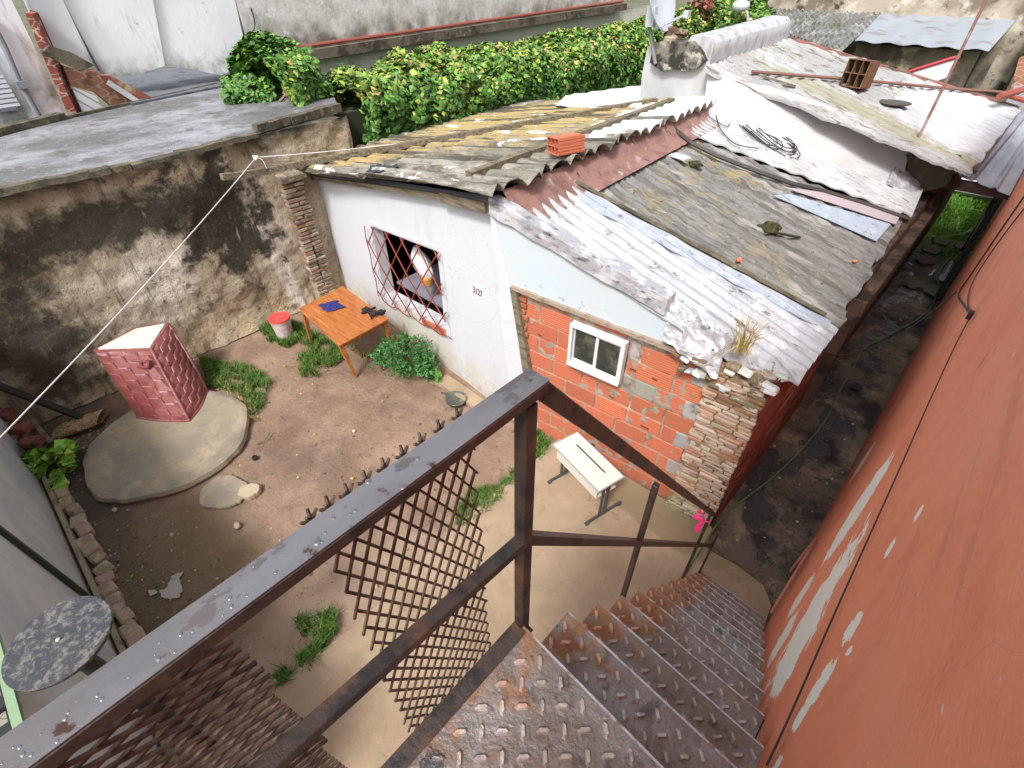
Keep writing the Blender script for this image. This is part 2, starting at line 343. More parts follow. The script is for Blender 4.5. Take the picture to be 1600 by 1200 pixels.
mgrime = mat('grimy_plaster', (.43, .35, .24), [
    dict(c=(.58, .5, .38), s=.8, lo=.45, hi=.62), dict(c=(.26, .2, .125), s=1.7, lo=.45, hi=.65, o=3, a=.8),
    dict(c=(.5, .36, .2), s=1.6, lo=.42, hi=.6, z=(.9, .15), a=.8),
    dict(c=(.64, .58, .48), ctr=(-9.35, 1.45, 1.6), r=(3, .6, .95), nz=1.5, s=2.2, lo=.6, hi=1.15, a=.85, rot=(.25, 0, 0)),
    dict(c=(.66, .6, .52), ctr=(-9.35, 3.4, 1.0), r=(3, .16, 1.15), nz=1.2, s=4, a=.8, rot=(-.1, 0, 0)),
    dict(c=(.022, .018, .012), ctr=(-9.35, 2.7, 2.2), r=(3, .85, 1.2), nz=2.6, s=2.2, det=14, lo=.72, hi=1.0, a=.95),
    dict(c=(.028, .022, .014), ctr=(-9.35, -.45, 1.3), r=(3, .75, 1.3), nz=2.8, s=2, det=12, lo=.6, hi=1.1, a=.85, o=5),
    dict(c=(.03, .026, .015), ctr=(-9.35, 1.0, 2.55), r=(3, 2.2, .4), nz=2.4, s=3.2, det=10, lo=.7, hi=1.15, a=.9, o=9),
    dict(c=(.04, .03, .02), s=3.2, lo=.56, hi=.63, det=12, nr=.72, a=.8, o=2, m=(.5, .4, .55)),
    dict(c=(.3, .25, .17), s=17, lo=.56, hi=.62, det=12, nr=.8, a=.6, o=4), dict(c=(.035, .028, .02), s=13, lo=.55, hi=.62, det=14, nr=.8, a=.8), dict(c=(.03, .028, .02), s=2, lo=.35, hi=.55, z=(3.0, 3.28), o=6), dict(c=(.07, .055, .035), s=1.6, st=(1, 3.2, .35), lo=.54, hi=.64, det=12, nr=.72, o=11, a=.7), dict(c=(.62, .57, .48), s=1.8, st=(1, 3, .4), lo=.62, hi=.68, det=12, nr=.72, o=21, a=.5)], rough=.95, bump=1, bs=14, bumps=[(50, (1, 1, 1), .02, .9), (5, (1, 1, 1), .1, .6)])
mgreyroof = mat('bitumen_roof', (.125, .125, .13), [dict(c=(.30, .30, .33), s=.8, lo=.46, hi=.62, st=(1, .6, 1), ro=.35), dict(c=(.09, .085, .08), s=3, lo=.5, hi=.68), dict(c=(.42, .41, .4), s=14, lo=.56, hi=.68, a=.6), dict(c=(.05, .045, .035), s=22, lo=.57, hi=.62, nr=.8, det=12, a=.8), dict(c=(.5, .5, .5), s=30, lo=.6, hi=.66, nr=.8, det=12, a=.6, o=3)], rough=.6, bump=.5, bs=20)
mcope = mat('mossy_edge', (.12, .105, .07), [dict(c=(.05, .045, .03), s=4, lo=.45, hi=.6), dict(c=(.28, .24, .12), s=5, lo=.58, hi=.68, o=4)], rough=.95, bump=.8, bs=25)
def scrape(p, q, hw, nzz=None, s=None, o=0):      # a long scrape in the paint of the boundary wall, from photo pixel p to q, half width hw
    a, b = ax(*p, 0, .38), ax(*q, 0, .38); d = b - a; ang = math.atan2(d.z, d.y); c = ax((p[0] + q[0]) / 2 + hw, (p[1] + q[1]) / 2, 0, .38) - (a + b) / 2
    wd = (c - d.normalized() * c.dot(d.normalized())).length
    s = s or (10 if hw > 12 else 22); nzz = nzz or (1.5 if hw > 12 else 2.2)
    return dict(c=(.86, .85, .76), ctr=tuple((a + b) / 2), r=(2, d.length / 2, wd), rot=(-ang, 0, 0), nz=nzz, s=s, st=(1, .6, 1.4), lo=.93, hi=.98, o=o, det=12)
mredwall = mat('terracotta_paint', (.80, .25, .13), [dict(c=(.87, .325, .19), s=.8, lo=.4, hi=.7), dict(c=(.7, .19, .085), s=1.6, lo=.48, hi=.68, o=4, det=12, nr=.7, a=.75), dict(c=(.52, .16, .09), s=34, lo=.58, hi=.7, a=.45, nr=.8, det=10), dict(c=(.4, .16, .1), s=6, lo=.62, hi=.7, det=14, nr=.78, o=15, a=.5), dict(c=(.3, .1, .06), crack=.003, s=1.1, warp=.9, m=(.6, .55, .62), a=.2), dict(c=(.3, .16, .1), s=1.5, st=(1, .8, .6), lo=.4, hi=.62, z=(1.4, .1), det=12, a=.6),
    dict(c=(.5, .19, .13), s=.9, st=(1, .25, 2.5), lo=.6, hi=.62, a=.35, o=3),
    scrape((1400, 705), (1285, 880), 9, 1.2, 14), scrape((1350, 825), (1205, 1065), 14, 2.2, 13), scrape((1290, 935), (1210, 1075), 12, 2.6, 16, o=17), scrape((1245, 965), (1200, 1030), 9, 2.4, 18, o=19), scrape((1255, 1000), (1205, 1080), 16, o=4), scrape((1348, 955), (1315, 1005), 8, o=2), scrape((1305, 1030), (1258, 1105), 9, o=5), scrape((1268, 900), (1232, 965), 6, o=6),
    scrape((1258, 1100), (1240, 1140), 7, o=7), scrape((1360, 700), (1335, 745), 4, 2.4, 30, o=9), scrape((1300, 905), (1285, 935), 5, 2.6, 30, o=12), scrape((1330, 1010), (1322, 1025), 5, 2.6, 34, o=13), scrape((1395, 845), (1385, 870), 4, o=8), scrape((1440, 790), (1428, 815), 3, o=1), scrape((1222, 1180), (1200, 1215), 5, o=3),
    dict(c=(.6, .6, .52), s=16, lo=.70, hi=.72, det=3, st=(1, .5, 1.6), o=2), dict(c=(.16, .05, .03), ctr=tuple(ax(1535, 565, 0, .38)), r=(1, .012, .07), rot=(.5, 0, 0), nz=1.5, s=30)],
    rough=.62, bump=.12, bs=7, bumps=[(140, (1, 1, 1), .004, .35), (1.1, (1, .25, 2), .06, .3), (9, (1, .7, 1.2), .01, .3)])
mrust = mat('rusty_paint', (.058, .04, .034), [dict(c=(.16, .07, .035), s=9, lo=.52, hi=.68, a=.8), dict(c=(.025, .022, .022), s=14, lo=.5, hi=.62, o=3)], rough=.45, bump=.25, bs=60, metal=.3)
mrail = mat('wet_rail_sky_sheen', (.28, .262, .26), [dict(c=(.42, .405, .415), s=4, st=(1, .5, 1), lo=.42, hi=.6, ro=.12), dict(c=(.2, .165, .165), s=9, st=(1, .5, 1), lo=.54, hi=.56, ro=.42, a=.8), dict(c=(.09, .05, .04), s=22, lo=.62, hi=.68, o=5, ro=.7), dict(c=(.12, .06, .045), s=3.3, lo=.64, hi=.68, o=9, det=12, ro=.6)], rough=.24, bump=.1, bs=9, metal=.85, bumps=[(30, (1, 1, 1), .0015, .15)])
mplate = mat('checker_plate', (.19, .155, .132), [dict(c=(.33, .305, .295), s=3.5, lo=.42, hi=.62, ro=.2, a=.7), dict(c=(.3, .21, .15), s=24, lo=.58, hi=.66, nr=.8, det=12, a=.6, o=2), dict(c=(.24, .13, .075), s=5, lo=.55, hi=.68, o=7, ro=.8, a=.8), dict(c=(.06, .045, .04), s=12, lo=.55, hi=.66, a=.7),
    dict(c=(.31, .15, .075), ctr=(-.46, 2.3, 1.9), r=(.24, 1.9, 30), nz=2.6, s=13, det=14, lo=.8, hi=1.15, ro=.9, a=.9), dict(c=(.11, .05, .03), s=40, lo=.58, hi=.66, a=.6), dict(c=(.06, .06, .065), s=4.5, lo=.64, hi=.655, o=21, ro=.04, a=.8), dict(c=(.5, .42, .35), s=60, lo=.69, hi=.72, a=.8)], rough=.34, bump=.4, bs=45, metal=.45, attr='last')
mmesh = mat('rusty_mesh', (.13, .085, .062), [dict(c=(.05, .03, .022), s=30, lo=.45, hi=.6)], rough=.7, bump=.3, bs=120, metal=.2)
mwood = mat('weathered_wood', (.20, .165, .11), [dict(c=(.09, .07, .045), s=4, st=(.4, 6, 6), lo=.45, hi=.6), dict(c=(.3, .27, .2), s=9, lo=.58, hi=.7, a=.5), dict(c=(.1, .12, .04), s=3, lo=.55, hi=.66, o=5, a=.5)], rough=.9, bump=.5, bs=30)
mblack = mat('black_metal', (.018, .018, .02), rough=.4, bump=.1)
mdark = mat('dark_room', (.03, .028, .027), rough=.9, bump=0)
mwhitepl = mat('white_plastic', (.6, .61, .63), [dict(c=(.5, .5, .5), s=5, lo=.55, hi=.7, a=.3)], rough=.4, bump=.03)
mglass = mat('dark_glass', (.03, .035, .03), [dict(c=(.09, .1, .07), s=5, lo=.5, hi=.65)], rough=.08, bump=0)
mcable = mat('black_cable', (.02, .02, .022), rough=.5, bump=0)

# ================================================================ GROUND
big = MB(); big.add([(-400, -300, -.12), (400, -300, -.12), (400, 500, -.12), (-400, 500, -.12)], [(0, 1, 2, 3)])
tag(big.build('ground', mat('far_earth', (.14, .12, .08), [dict(c=(.07, .1, .04), s=.3, lo=.45, hi=.6)], rough=.95)), kind='structure')
def yz(x, y):
    z = .026 * fbm((x, y, 0), .9, 4) + .012 * noise.noise(Vector((x * 4, y * 4, 1))) - .05 * max(0, noise.noise(Vector((x * 6, y * 6, 5))) - .3)
    return z - .02
yd = MB(); yd.grid(lambda u, v: (-9.9 + 11.0 * u, -3.2 + 8.2 * v, yz(-9.9 + 11.0 * u, -3.2 + 8.2 * v)), 200, 150)
tag(yd.build('dirt_yard', mdirt, smooth=True), kind='structure')
malley = mat('wet_alley', (.12, .09, .064), [dict(c=(.25, .19, .135), s=2, lo=.48, hi=.64), dict(c=(.022, .018, .015), s=1.3, lo=.48, hi=.6, o=4), dict(c=(.035, .033, .032), s=1.1, st=(1.3, .7, 1), lo=.53, hi=.57, o=9, ro=.06), dict(c=(.012, .01, .009), crack=.03, s=2.1, warp=.8, a=.6), dict(c=(.1, .08, .055), s=6, lo=.58, hi=.68, a=.5, det=12, nr=.75, o=5)], rough=.6, bump=.7, bs=7, bumps=[(35, (1, 1, 1), .01, .4)])
al = MB(); al.grid(lambda u, v: (-.95 + 1.5 * u, 3.9 + 11.2 * v, .0 + .015 * fbm((u * 1.6, v * 13, 2), 1.5) + .006 * noise.noise(Vector((u * 20, v * 160, 1)))), 40, 260)
tag(al.build('alley_ground', malley, smooth=True), kind='structure')
# concrete path with a stepped edge
pc = [(415, 1092), (470, 1040), (560, 974), (640, 893), (705, 830), (775, 765), (845, 712), (862, 692)]
pts = [g(*p, .06) for p in pc]
pts = [Vector((-3.1, -3.1, .06)), Vector((-2.9, -1.2, .06))] + pts[0:] + [Vector((-3.0, 4.25, .06)), Vector((-.62, 4.36, .06)), g(1105, 858, .06), g(1150, 882, .06), g(1193, 915, .06), g(1205, 945, .06), Vector((.39, 3.4, .06)), Vector((.39, -3.1, .06))]
pm = polyface(pts, [], (0, 0, -.16)); tag(pm.build('concrete_path', mconc), kind='structure')
# lawn and stones beyond the passage
mlawn = mat('lawn_soil', (.12, .25, .04), [dict(c=(.18, .34, .06), s=1.5, lo=.42, hi=.6), dict(c=(.1, .08, .05), s=2, lo=.6, hi=.7)], rough=.9, bump=.8, bs=20)
lw = MB(); lw.grid(lambda u, v: (-4 + 7 * u, 14.9 + 11 * v, .0 + .03 * fbm((u * 7, v * 9, 3), 1)), 30, 30)
tag(lw.build('lawn', mlawn, smooth=True), kind='structure')
blades([(x, y, .02) for x, y in ((U(-1.4, 1.1), U(15.2, 24)) for _ in range(12000)) if noise.noise(Vector((x, y, 0)) * 1.4) > .1 or y > 16.4], 'lawn_grass', mgrass, 'bright green lawn grass beyond the far end of the alley', h=(.06, .13), cols=((.2, .46, .06), (.14, .38, .04), (.28, .5, .1)), wd=.014)
mpave = mat('paving_stone', (.2, .17, .13), [dict(c=(.1, .09, .07), s=4, lo=.5, hi=.65)], rough=.7, bump=.6, bs=12)
k = 0
for i in range(5):
    for j in range(3):
        if (i * 3 + j) in (4, 11): continue
        b = MB(); cx, cy = -.75 + j * .5 + U(-.06, .06), 13.2 + i * .72 + U(-.08, .08); n = random.choice((5, 6, 6, 7)); a0 = U(0, 6)
        b.prism([(cx + U(.19, .25) * math.cos(a0 - a * 6.283 / n), cy + U(.27, .36) * math.sin(a0 - a * 6.283 / n), .012) for a in range(n)], (0, 0, .04))
        tag(b.build('paving_stone', mpave), 'rough grey stepping stone set between the wet alley and the lawn', 'paving stone', 'stepping stones at the lawn edge')

# ================================================================ LEFT YARD BUILDING
nb = thing('low_building', (-11, 0, 0), 'flat roofed low outbuilding with black mould stained plaster wall along the yard', 'building')
def lwf(u, v):
    y = -7 + 12.45 * u; z = 3.3 * v
    x = -9.33 + .06 * fbm((0, y, z), .7) + .03 * noise.noise(Vector((1, y * 4, z * 4))) + .012 * noise.noise(Vector((3, y * 13, z * 13)))
    if z < .5: x += .10 * (1 - z / .5) ** 2
    return (x, y, z)
b = MB(); b.grid(lwf, 260, 90); b.box((-9.62, -.8, 1.63), (.4, 12.4, 3.25)); b.build('wall', mgrime, nb, smooth=True)
zt = 3.3
b = MB()
rp = [g(-500, 420, zt), g(0, 300, zt + .02), g(200, 254, zt + .02), g(395, 205, zt + .02), g(530, 170, zt + .02), g(522, 150, zt + .02), g(345, 133, zt + .02), g(170, 165, zt + .02), g(0, 212, zt + .02), g(-500, 330, zt)]
b = polyface([Vector((p.x, p.y, zt)) for p in rp], [], (0, 0, -.04)); b.build('roof', mgreyroof, nb)
b = MB()
for p, q, hh in (((0, 300), (205, 262), .07), ((205, 262), (400, 212), .05), ((400, 205), (530, 171), .12), ((-500, 425), (0, 300), .07)):
    b = MB(); a, c_ = g(*p, zt), g(*q, zt); L = (c_ - a).length; n = max(2, int(L / .22))
    for i in range(n):
        s0, s1 = a.lerp(c_, i / n), a.lerp(c_, (i + 1) / n); b.bar(s0 + Vector((0, 0, hh * .3 + U(-.012, .012))), s1 + Vector((0, 0, hh * .3 + U(-.012, .012))), .15 + U(-.02, .03), hh + U(0, .03))
    b.build('roof_edge', mcope, nb)
b = MB(); a, c_ = g(-300, 285, 3.3), g(100, 186, 3.3); b.bar(a, c_, .2, .22); b.bar(g(100, 187, 3.3), g(340, 133, 3.3), .08, .1); b.build('back_parapet', mcope, nb)
# eroded brick pilaster on the yard wall
b = MB(); zc = .12
while zc < 2.5:
    h = U(.055, .075); sh = -.09 * (zc / 2.5)
    for k in range(2):
        wv = U(.17, .22); dpt = .16 + U(-.02, .04); cc = random.choice(((.26, .19, .13), (.3, .17, .1), (.2, .14, .1), (.34, .28, .2)))
        b.box((-9.27, 4.0 + sh + k * .2 + U(-.02, .02), zc + h / 2), (dpt + .05, wv, h), Matrix.Rotation(U(-.05, .05), 3, 'Z'), jit(cc), ch=.008)
    zc += h + U(.012, .022)
b.box((-9.24, 4.05, 2.56), (.3, .5, .12), c=(.2, .17, .12), ch=.02)
b.build('brick_pilaster', mrubble, nb)

# ================================================================ FRONT HOUSE
hs_ = thing('front_house', (-4, 5, 0), 'single storey house with white plaster front, orange hollow brick bay and corrugated roofs', 'house')
def pA(x, z, off=0): return Vector((x, yA(x) - off, z))
win = [vp(579, 353, P0, P1), vp(683, 393, P0, P1), vp(697, 512, P0, P1), vp(601, 460, P0, P1)]
outer = [pA(-9.55, -.1), pA(-3.78, -.1), pA(-3.78, 3.22), pA(-4.4, 3.3), pA(-9.45, 2.42)]
b = polyface(outer, [win], (.02, .22, 0)); b.build('plaster_wall', mwhite, hs_)
b = MB()       # plaster reveal strip and cracked corner beside the opening
q = [vp(*p, P0, P1, .012) for p in ((684, 392), (690, 395), (704, 528), (696, 524))]; b.prism(q, (0, .05, 0))
q = [vp(*p, P0, P1, .012) for p in ((580, 347), (684, 386), (684, 392), (580, 352))]; b.prism(q, (0, .05, 0)); b.build('window_trim', mwhite, hs_)
b = MB(); q = [vp(*p, P0, P1, .02) for p in ((659, 497), (696, 516), (697, 526), (660, 507))]; b.prism(q, (0, .12, 0)); b.build('window_sill', mbrick, hs_)
# room behind the window
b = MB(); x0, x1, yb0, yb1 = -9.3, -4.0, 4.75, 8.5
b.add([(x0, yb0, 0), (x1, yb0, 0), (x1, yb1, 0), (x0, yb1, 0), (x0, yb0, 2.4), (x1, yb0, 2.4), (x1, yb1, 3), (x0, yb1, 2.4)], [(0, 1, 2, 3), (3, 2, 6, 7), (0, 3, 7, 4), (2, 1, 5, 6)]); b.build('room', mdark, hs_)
# red window grille of bent bars
c00, c10, c11, c01 = [w_ + Vector((0, -.07, 0)) for w_ in win]
qf = quadfn(c00, c10, c11, c01)
mgr = mat('red_bar', (.24, .04, .03), [dict(c=(.12, .04, .03), s=20, lo=.55, hi=.65)], rough=.5, bump=.1)
b = MB()
for sgn in (1, -1):
    for k in range(-4, 9):
        seg = []
        for j in range(25):
            v = -.03 + 1.1 * j / 24; u = .1 + .235 * k + sgn * .6 * v
            if -.05 <= u <= 1.1: seg.append(qf(u, v) + Vector((0, -.012 * sgn - .03 * math.sin(max(0, min(1, v)) * 3.14), 0)))
        if len(seg) > 2: b.tube(seg, .011, 5)
for e in ([(-.05, v) for v in [i / 24 for i in range(26)]],):
    b.tube([qf(u - .02 * abs(math.sin(v * 7.8)), v) for u, v in e], .009, 5)
b.tube([qf(i / 40 * 1.1, 1.06 + .045 * abs(math.sin(i / 40 * 13))) for i in range(41)], .009, 5)
b.build('window_grille', mgr, hs_)
# fascia timbers under the front eave
b = MB(); b.bar(vp(473, 275, P0, P1, .1), vp(700, 308, P0, P1, .1), .06, .07); b.bar(vp(688, 308, P0, P1, .13), vp(759, 325, P0, P1, .13), .03, .13); b.build('eave_board', mwood, hs_)
# door post and lintel band
b = MB(); q = [vp(*p, P1, P2, .03) for p in ((796, 449), (805, 453), (833, 618), (823, 614))]; b.prism(q, (0, .1, 0)); b.build('door_post', mwood, hs_)
q = [vp(*p, P1, P2, .0) for p in ((772, 340), (900, 410), (1040, 488), (1080, 525), (1108, 562), (1100, 577), (1034, 541), (905, 495), (797, 449), (770, 441))]
b = MB()
b.prism(q, (0, .3, 0)); b.build('lintel_band', mblue, hs_)
b = MB(); b.prism([vp(*p, P1, P2, .015) for p in ((765, 330), (773, 340), (798, 446), (822, 625), (838, 674), (800, 655))], (0, .08, 0)); b.build('corner_pier', mwhite, hs_)
# small stone ledge under the band
b = MB()
for i in range(16):
    s0 = vp(800 + i * 19, 449 + i * 7.3, P1, P2, .02); s1 = vp(800 + (i + 1) * 19, 449 + (i + 1) * 7.3, P1, P2, .02); b.bar(s0 + Vector((0, 0, U(-.008, .008))), s1, .05, .04 + U(0, .02))
b.build('lintel_ledge', mmortar, hs_)
# hollow-brick infill
wx0, wx1, wz0, wz1 = -2.93, -2.19, 1.6, 2.22
zz = .0; row = 0; b = MB(); greys = []
yoff = .05
while zz < 2.36:
    hgt = .248; x = -3.85 - (.2 if row % 2 else 0) - U(0, .05)
    while x < -1.22:
        L = .45 * U(.93, 1.05) if R() > .12 else U(.15, .25); xa, xb = max(x, -3.86), min(x + L, -1.18 - .05 * (row % 2)); x += L + .018
        if xb - xa < .05: continue
        segs = [(xa, xb)]
        if zz + hgt > wz0 and zz < wz1 and xb > wx0 and xa < wx1:
            segs = [(a, c_) for a, c_ in ((xa, min(xb, wx0 - .015)), (max(xa, wx1 + .015), xb)) if c_ - a > .04]
        for a, c_ in segs:
            grey = (abs(a - wx1) < .12 and (1.35 < zz < 1.6 or zz > 1.9)) or (c_ > -1.3 and c_ - a < .28 and row % 2 == 0)
            xm = (a + c_) / 2; ctr = (xm, yB(xm) + yoff + .05 + U(0, .014), zz + hgt / 2); sz = (c_ - a - .004, .12, hgt - .014 - U(0, .012)); rt = Matrix.Rotation(.104 + U(-.012, .012), 3, 'Z') @ Matrix.Rotation(U(-.012, .012), 3, 'Y')
            tgt = MB() if grey else b
            if grey: greys.append(tgt)
            tgt.box(ctr, sz, rt, jit((1, 1, 1), .22) if not grey else jit((.33, .31, .28), .2), ch=.007)
            if R() < .08 and not grey: b.box((xm + U(-.05, .05), ctr[1] - .055, zz + U(.05, .12)), (U(.05, .12), .02, .03), c=(.12, .1, .1))
    if row % 2 == 0 and 1 <= row <= 8:
        tg = MB(); tg.box((-1.31, yB(-1.31) + yoff + .045, zz + hgt / 2), (.22, .12, hgt - .02), Matrix.Rotation(.104, 3, 'Z'), jit((.3, .28, .25), .2), ch=.01); greys.append(tg)
    zz += hgt; row += 1
for i in range(12):   # rough old bricks beside the door post
    b.box((-3.72 + U(-.03, .03), yB(-3.7) + .07, 1.3 + i * .085), (.2 + U(-.05, .05), .1, .065), Matrix.Rotation(U(-.08, .08), 3, 'Y'), jit((.5, .7, .8), .2), ch=.008)
bi = b.build('brick_infill', mbrick, hs_)
mcb = (mat('cement_block', (1, 1, 1), [dict(c=(.16, .15, .13), s=6, lo=.5, hi=.66)], rough=.9, bump=.4, attr=True))
for q in greys: q.build('cement_block', mcb, bi)
b = MB()
def mf(x0, x1, z0, z1):
    def f(u, v):
        x = x0 + (x1 - x0) * u; z = z0 + (z1 - z0) * v
        return (x, yB(x) + yoff + .004 + .018 * noise.noise(Vector((x * 9, 0, z * 9))), z)
    b.grid(f, max(3, int((x1 - x0) / .03)), max(3, int((z1 - z0) / .03)))
mf(-3.9, wx0, 0, 2.36); mf(wx1, -1.15, 0, 2.36); mf(wx0, wx1, 0, wz0); mf(wx0, wx1, wz1, 2.36)
b.build('mortar', mmortar, bi, smooth=True)
# white sliding window
wn = MB(); xm = (wx0 + wx1) / 2; zm = (wz0 + wz1) / 2; rz = Matrix.Rotation(.104, 3, 'Z'); cy = yB(xm) - .0
def wb(m, dx, dz, sx, sz, dy=0, sy=.07): m.box(Vector((xm, cy, zm)) + rz @ Vector((dx, dy, dz)), (sx, sy, sz), rz, ch=.003)
W, Hh = wx1 - wx0, wz1 - wz0
wb(wn, 0, Hh / 2 - .02, W, .045, sy=.1); wb(wn, 0, -Hh / 2 + .022, W, .05, sy=.12); wb(wn, -W / 2 + .02, 0, .045, Hh - .09, sy=.1); wb(wn, W / 2 - .02, 0, .045, Hh - .09, sy=.1)
wo = wn.build('window', mwhitepl, hs_)
s_ = MB()
for dx, dy in ((-.17, .015), (.165, -.01)):
    wb(s_, dx, .25, .34, .028, dy, .03); wb(s_, dx, -.235, .34, .028, dy, .03); wb(s_, dx - .156, .007, .03, .457, dy, .03); wb(s_, dx + .156, .007, .03, .457, dy, .03)
s_.build('sash', mwhitepl, wo)
s_ = MB(); wb(s_, -.17, .007, .285, .46, .02, .006); wb(s_, .165, .007, .285, .46, -.005, .006); s_.build('pane', mglass, wo)
# eroded old-brick corner pillar
b = MB(); zc = .02
while zc < 2.33:
    h = U(.042, .058); f = zc / 2.35; xa = -1.2 - .02 * f; xb = -.66; x = xa - U(0, .06)
    while x < xb - .03:
        L = U(.14, .28); x2 = min(x + L, xb + U(-.01, .01)); cc = random.choice(((.34, .17, .1), (.42, .32, .23), (.42, .34, .25), (.38, .23, .15), (.34, .25, .18), (.32, .17, .1)))
        if zc > 1.9: cc = random.choice((cc, (.13, .12, .07), (.2, .11, .06), (.3, .12, .06)))
        if zc < .3: cc = random.choice((cc, (.25, .24, .12), (.3, .26, .17)))
        b.box(((x + x2) / 2, yB(x) + .07 + U(-.008, .006) - (.05 if zc < .2 else 0), zc + h / 2), (x2 - x - .006, .22, h), rz @ Matrix.Rotation(U(-.04, .04), 3, 'Y') @ Matrix.Rotation(U(-.06, .06), 3, 'X'), jit(cc), ch=.01); x = x2 + .004
    zc += h + U(.002, .008)
pl = b.build('corner_pillar', mrubble, hs_)
b = MB(); b.box((-.93, 4.56, 1.17), (.5, .3, 2.3), rz); b.build('pillar_core', mmortar, pl)
# side wall to the passage: red painted, peeling, then brown plaster
mside = mat('peeling_red', (.3, .06, .035), [dict(c=(.12, .045, .03), s=2.5, lo=.46, hi=.6), dict(c=(.42, .3, .24), s=3, st=(1, .35, 2), lo=.56, hi=.62, o=3), dict(c=(.4, .12, .06), s=1.5, lo=.55, hi=.7, o=8)], rough=.75, bump=.5, bs=12)
mbrown = mat('brown_plaster', (.12, .075, .052), [dict(c=(.035, .025, .018), s=2.2, lo=.45, hi=.6), dict(c=(.22, .15, .11), s=3, lo=.58, hi=.7, o=4)], rough=.95, bump=.8, bs=12)
def sw(y0, y1, xx, z1, m, name, nu):
    b = MB(); b.grid(lambda u, v: (xx + .02 * noise.noise(Vector((0, (y0 + (y1 - y0) * u) * 2, v * 4))) + .03 * (1 - v), y0 + (y1 - y0) * u, z1 * v), nu, 30)
    b.box((xx - .12, (y0 + y1) / 2, z1 / 2), (.2, y1 - y0, z1 - .01)); return b.build(name, m, hs_, smooth=True)
sw(4.38, 7.6, -.66, 2.3, mside, 'side_wall', 60); sw(7.55, 12.2, -.62, 2.2, mbrown, 'rear_side_wall', 60)
b = MB(); b.box((-.58, 9.9, 1.05), (.1, 4.6, .2)); b.box((-.60, 7.6, .9), (.2, .25, 1.8)); b.box((-.56, 9.8, 1.88), (.2, 4.6, .22)); b.build('wall_ledge', mbrown, hs_)
b = MB(); b.box((-2.4, 12.2, 1.1), (3.6, .2, 2.2)); b.build('back_wall', mbrown, hs_)

# roofs ------------------------------------------------
mleft = mat('asbestos_lichen', (.2, .185, .15), [dict(c=(.34, .33, .29), s=1.1, st=(.2, 3.4, 1), lo=.5, hi=.56, det=8, o=31, a=.6), dict(c=(.095, .085, .062), s=5, st=(.5, 2, 1), lo=.48, hi=.62), dict(c=(.36, .34, .3), s=3, st=(.5, 1.5, 1), lo=.55, hi=.68, o=3, a=.7),
    dict(c=(.36, .27, .11), ctr=(-7.5, 8.4, 3), r=(3.0, 3.3, 4), nz=1.9, s=4, det=14, lo=.65, hi=1.05, a=.9), dict(c=(.38, .27, .1), ctr=(-8.6, 5.2, 3), r=(1.3, 1.1, 4), nz=1.8, s=5, det=12, lo=.7, hi=1.0, a=.85),
    dict(c=(.7, .71, .72), s=2.2, st=(.7, 1.5, 1), lo=.6, hi=.63, o=12, m=(.8, .45, .5)), dict(c=(.68, .69, .69), ctr=(-4.6, 9.5, 3), r=(.8, 3., 4), nz=1.4, s=3, a=.85),
    dict(c=(.04, .034, .022), s=1.0, st=(.16, 4.2, 1), lo=.53, hi=.565, det=12, nr=.68, o=44, a=.85), dict(c=(.45, .43, .38), s=16, st=(.6, 1.5, 1), lo=.58, hi=.65, nr=.8, det=12, a=.6), dict(c=(.04, .038, .03), s=10, st=(.6, 1.5, 1), lo=.56, hi=.62, nr=.8, det=12, o=8, a=.7), dict(c=(.025, .025, .022), s=7, lo=.66, hi=.69)], rough=.92, bump=.8, bs=28)  # dark mossy streaks along the sheets also stand in for shaded grooves between ridges
lq = [LP.px(462, 263), LP.px(766, 306), LP.px(1128, 156), None]
A_ = Vector((-9.42, 4.24, LP.z(-9.42, 4.24))); 
a0 = Vector((-9.5, 4.2, LP.z(-9.5, 4.2))); a1 = LP.px(768, 306); a2 = LP.px(1128, 157); a3 = Vector((-10.3, a2.y + 1.2, LP.z(-10.3, a2.y)))
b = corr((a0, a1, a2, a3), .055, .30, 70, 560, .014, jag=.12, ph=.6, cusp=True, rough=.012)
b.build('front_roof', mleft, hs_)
wsq = (LP.px(868, 166, .09), LP.px(1003, 165, .09), LP.px(1004, 134, .09), LP.px(884, 150, .09))
b = corr(wsq, .03, .26, 30, 90, .02); b.build('white_sheet', mat('clean_white_sheet', (.46, .48, .5), rough=.5, bump=.2), hs_)
mredfl = mat('red_flashing', (.27, .15, .125), [dict(c=(.17, .09, .075), s=4, lo=.45, hi=.62), dict(c=(.4, .33, .3), s=6, lo=.58, hi=.7, o=4), dict(c=(.03, .02, .02), s=5, st=(1, 2, .3), lo=.63, hi=.66, o=6)], rough=.6, bump=.5, bs=14)
ylast = a2.y + .2
def flf(u, v):
    y = 4.16 + (ylast - 4.16) * u; xt = a1.x + (a2.x - a1.x) * u
    p0_ = Vector((xt - .12, y, LP.z(xt, y) - .05)); p1_ = Vector((xt + .30, y, RP.z(xt + .30, y) + .035)); t = v
    p = p0_.lerp(p1_, t); p.z -= .05 * math.sin(t * math.pi); p.z += .012 * noise.noise(Vector((u * 60, v * 3, 0))); return p
b = MB(); b.grid(flf, 160, 8); b.build('flashing', mredfl, hs_, smooth=True)
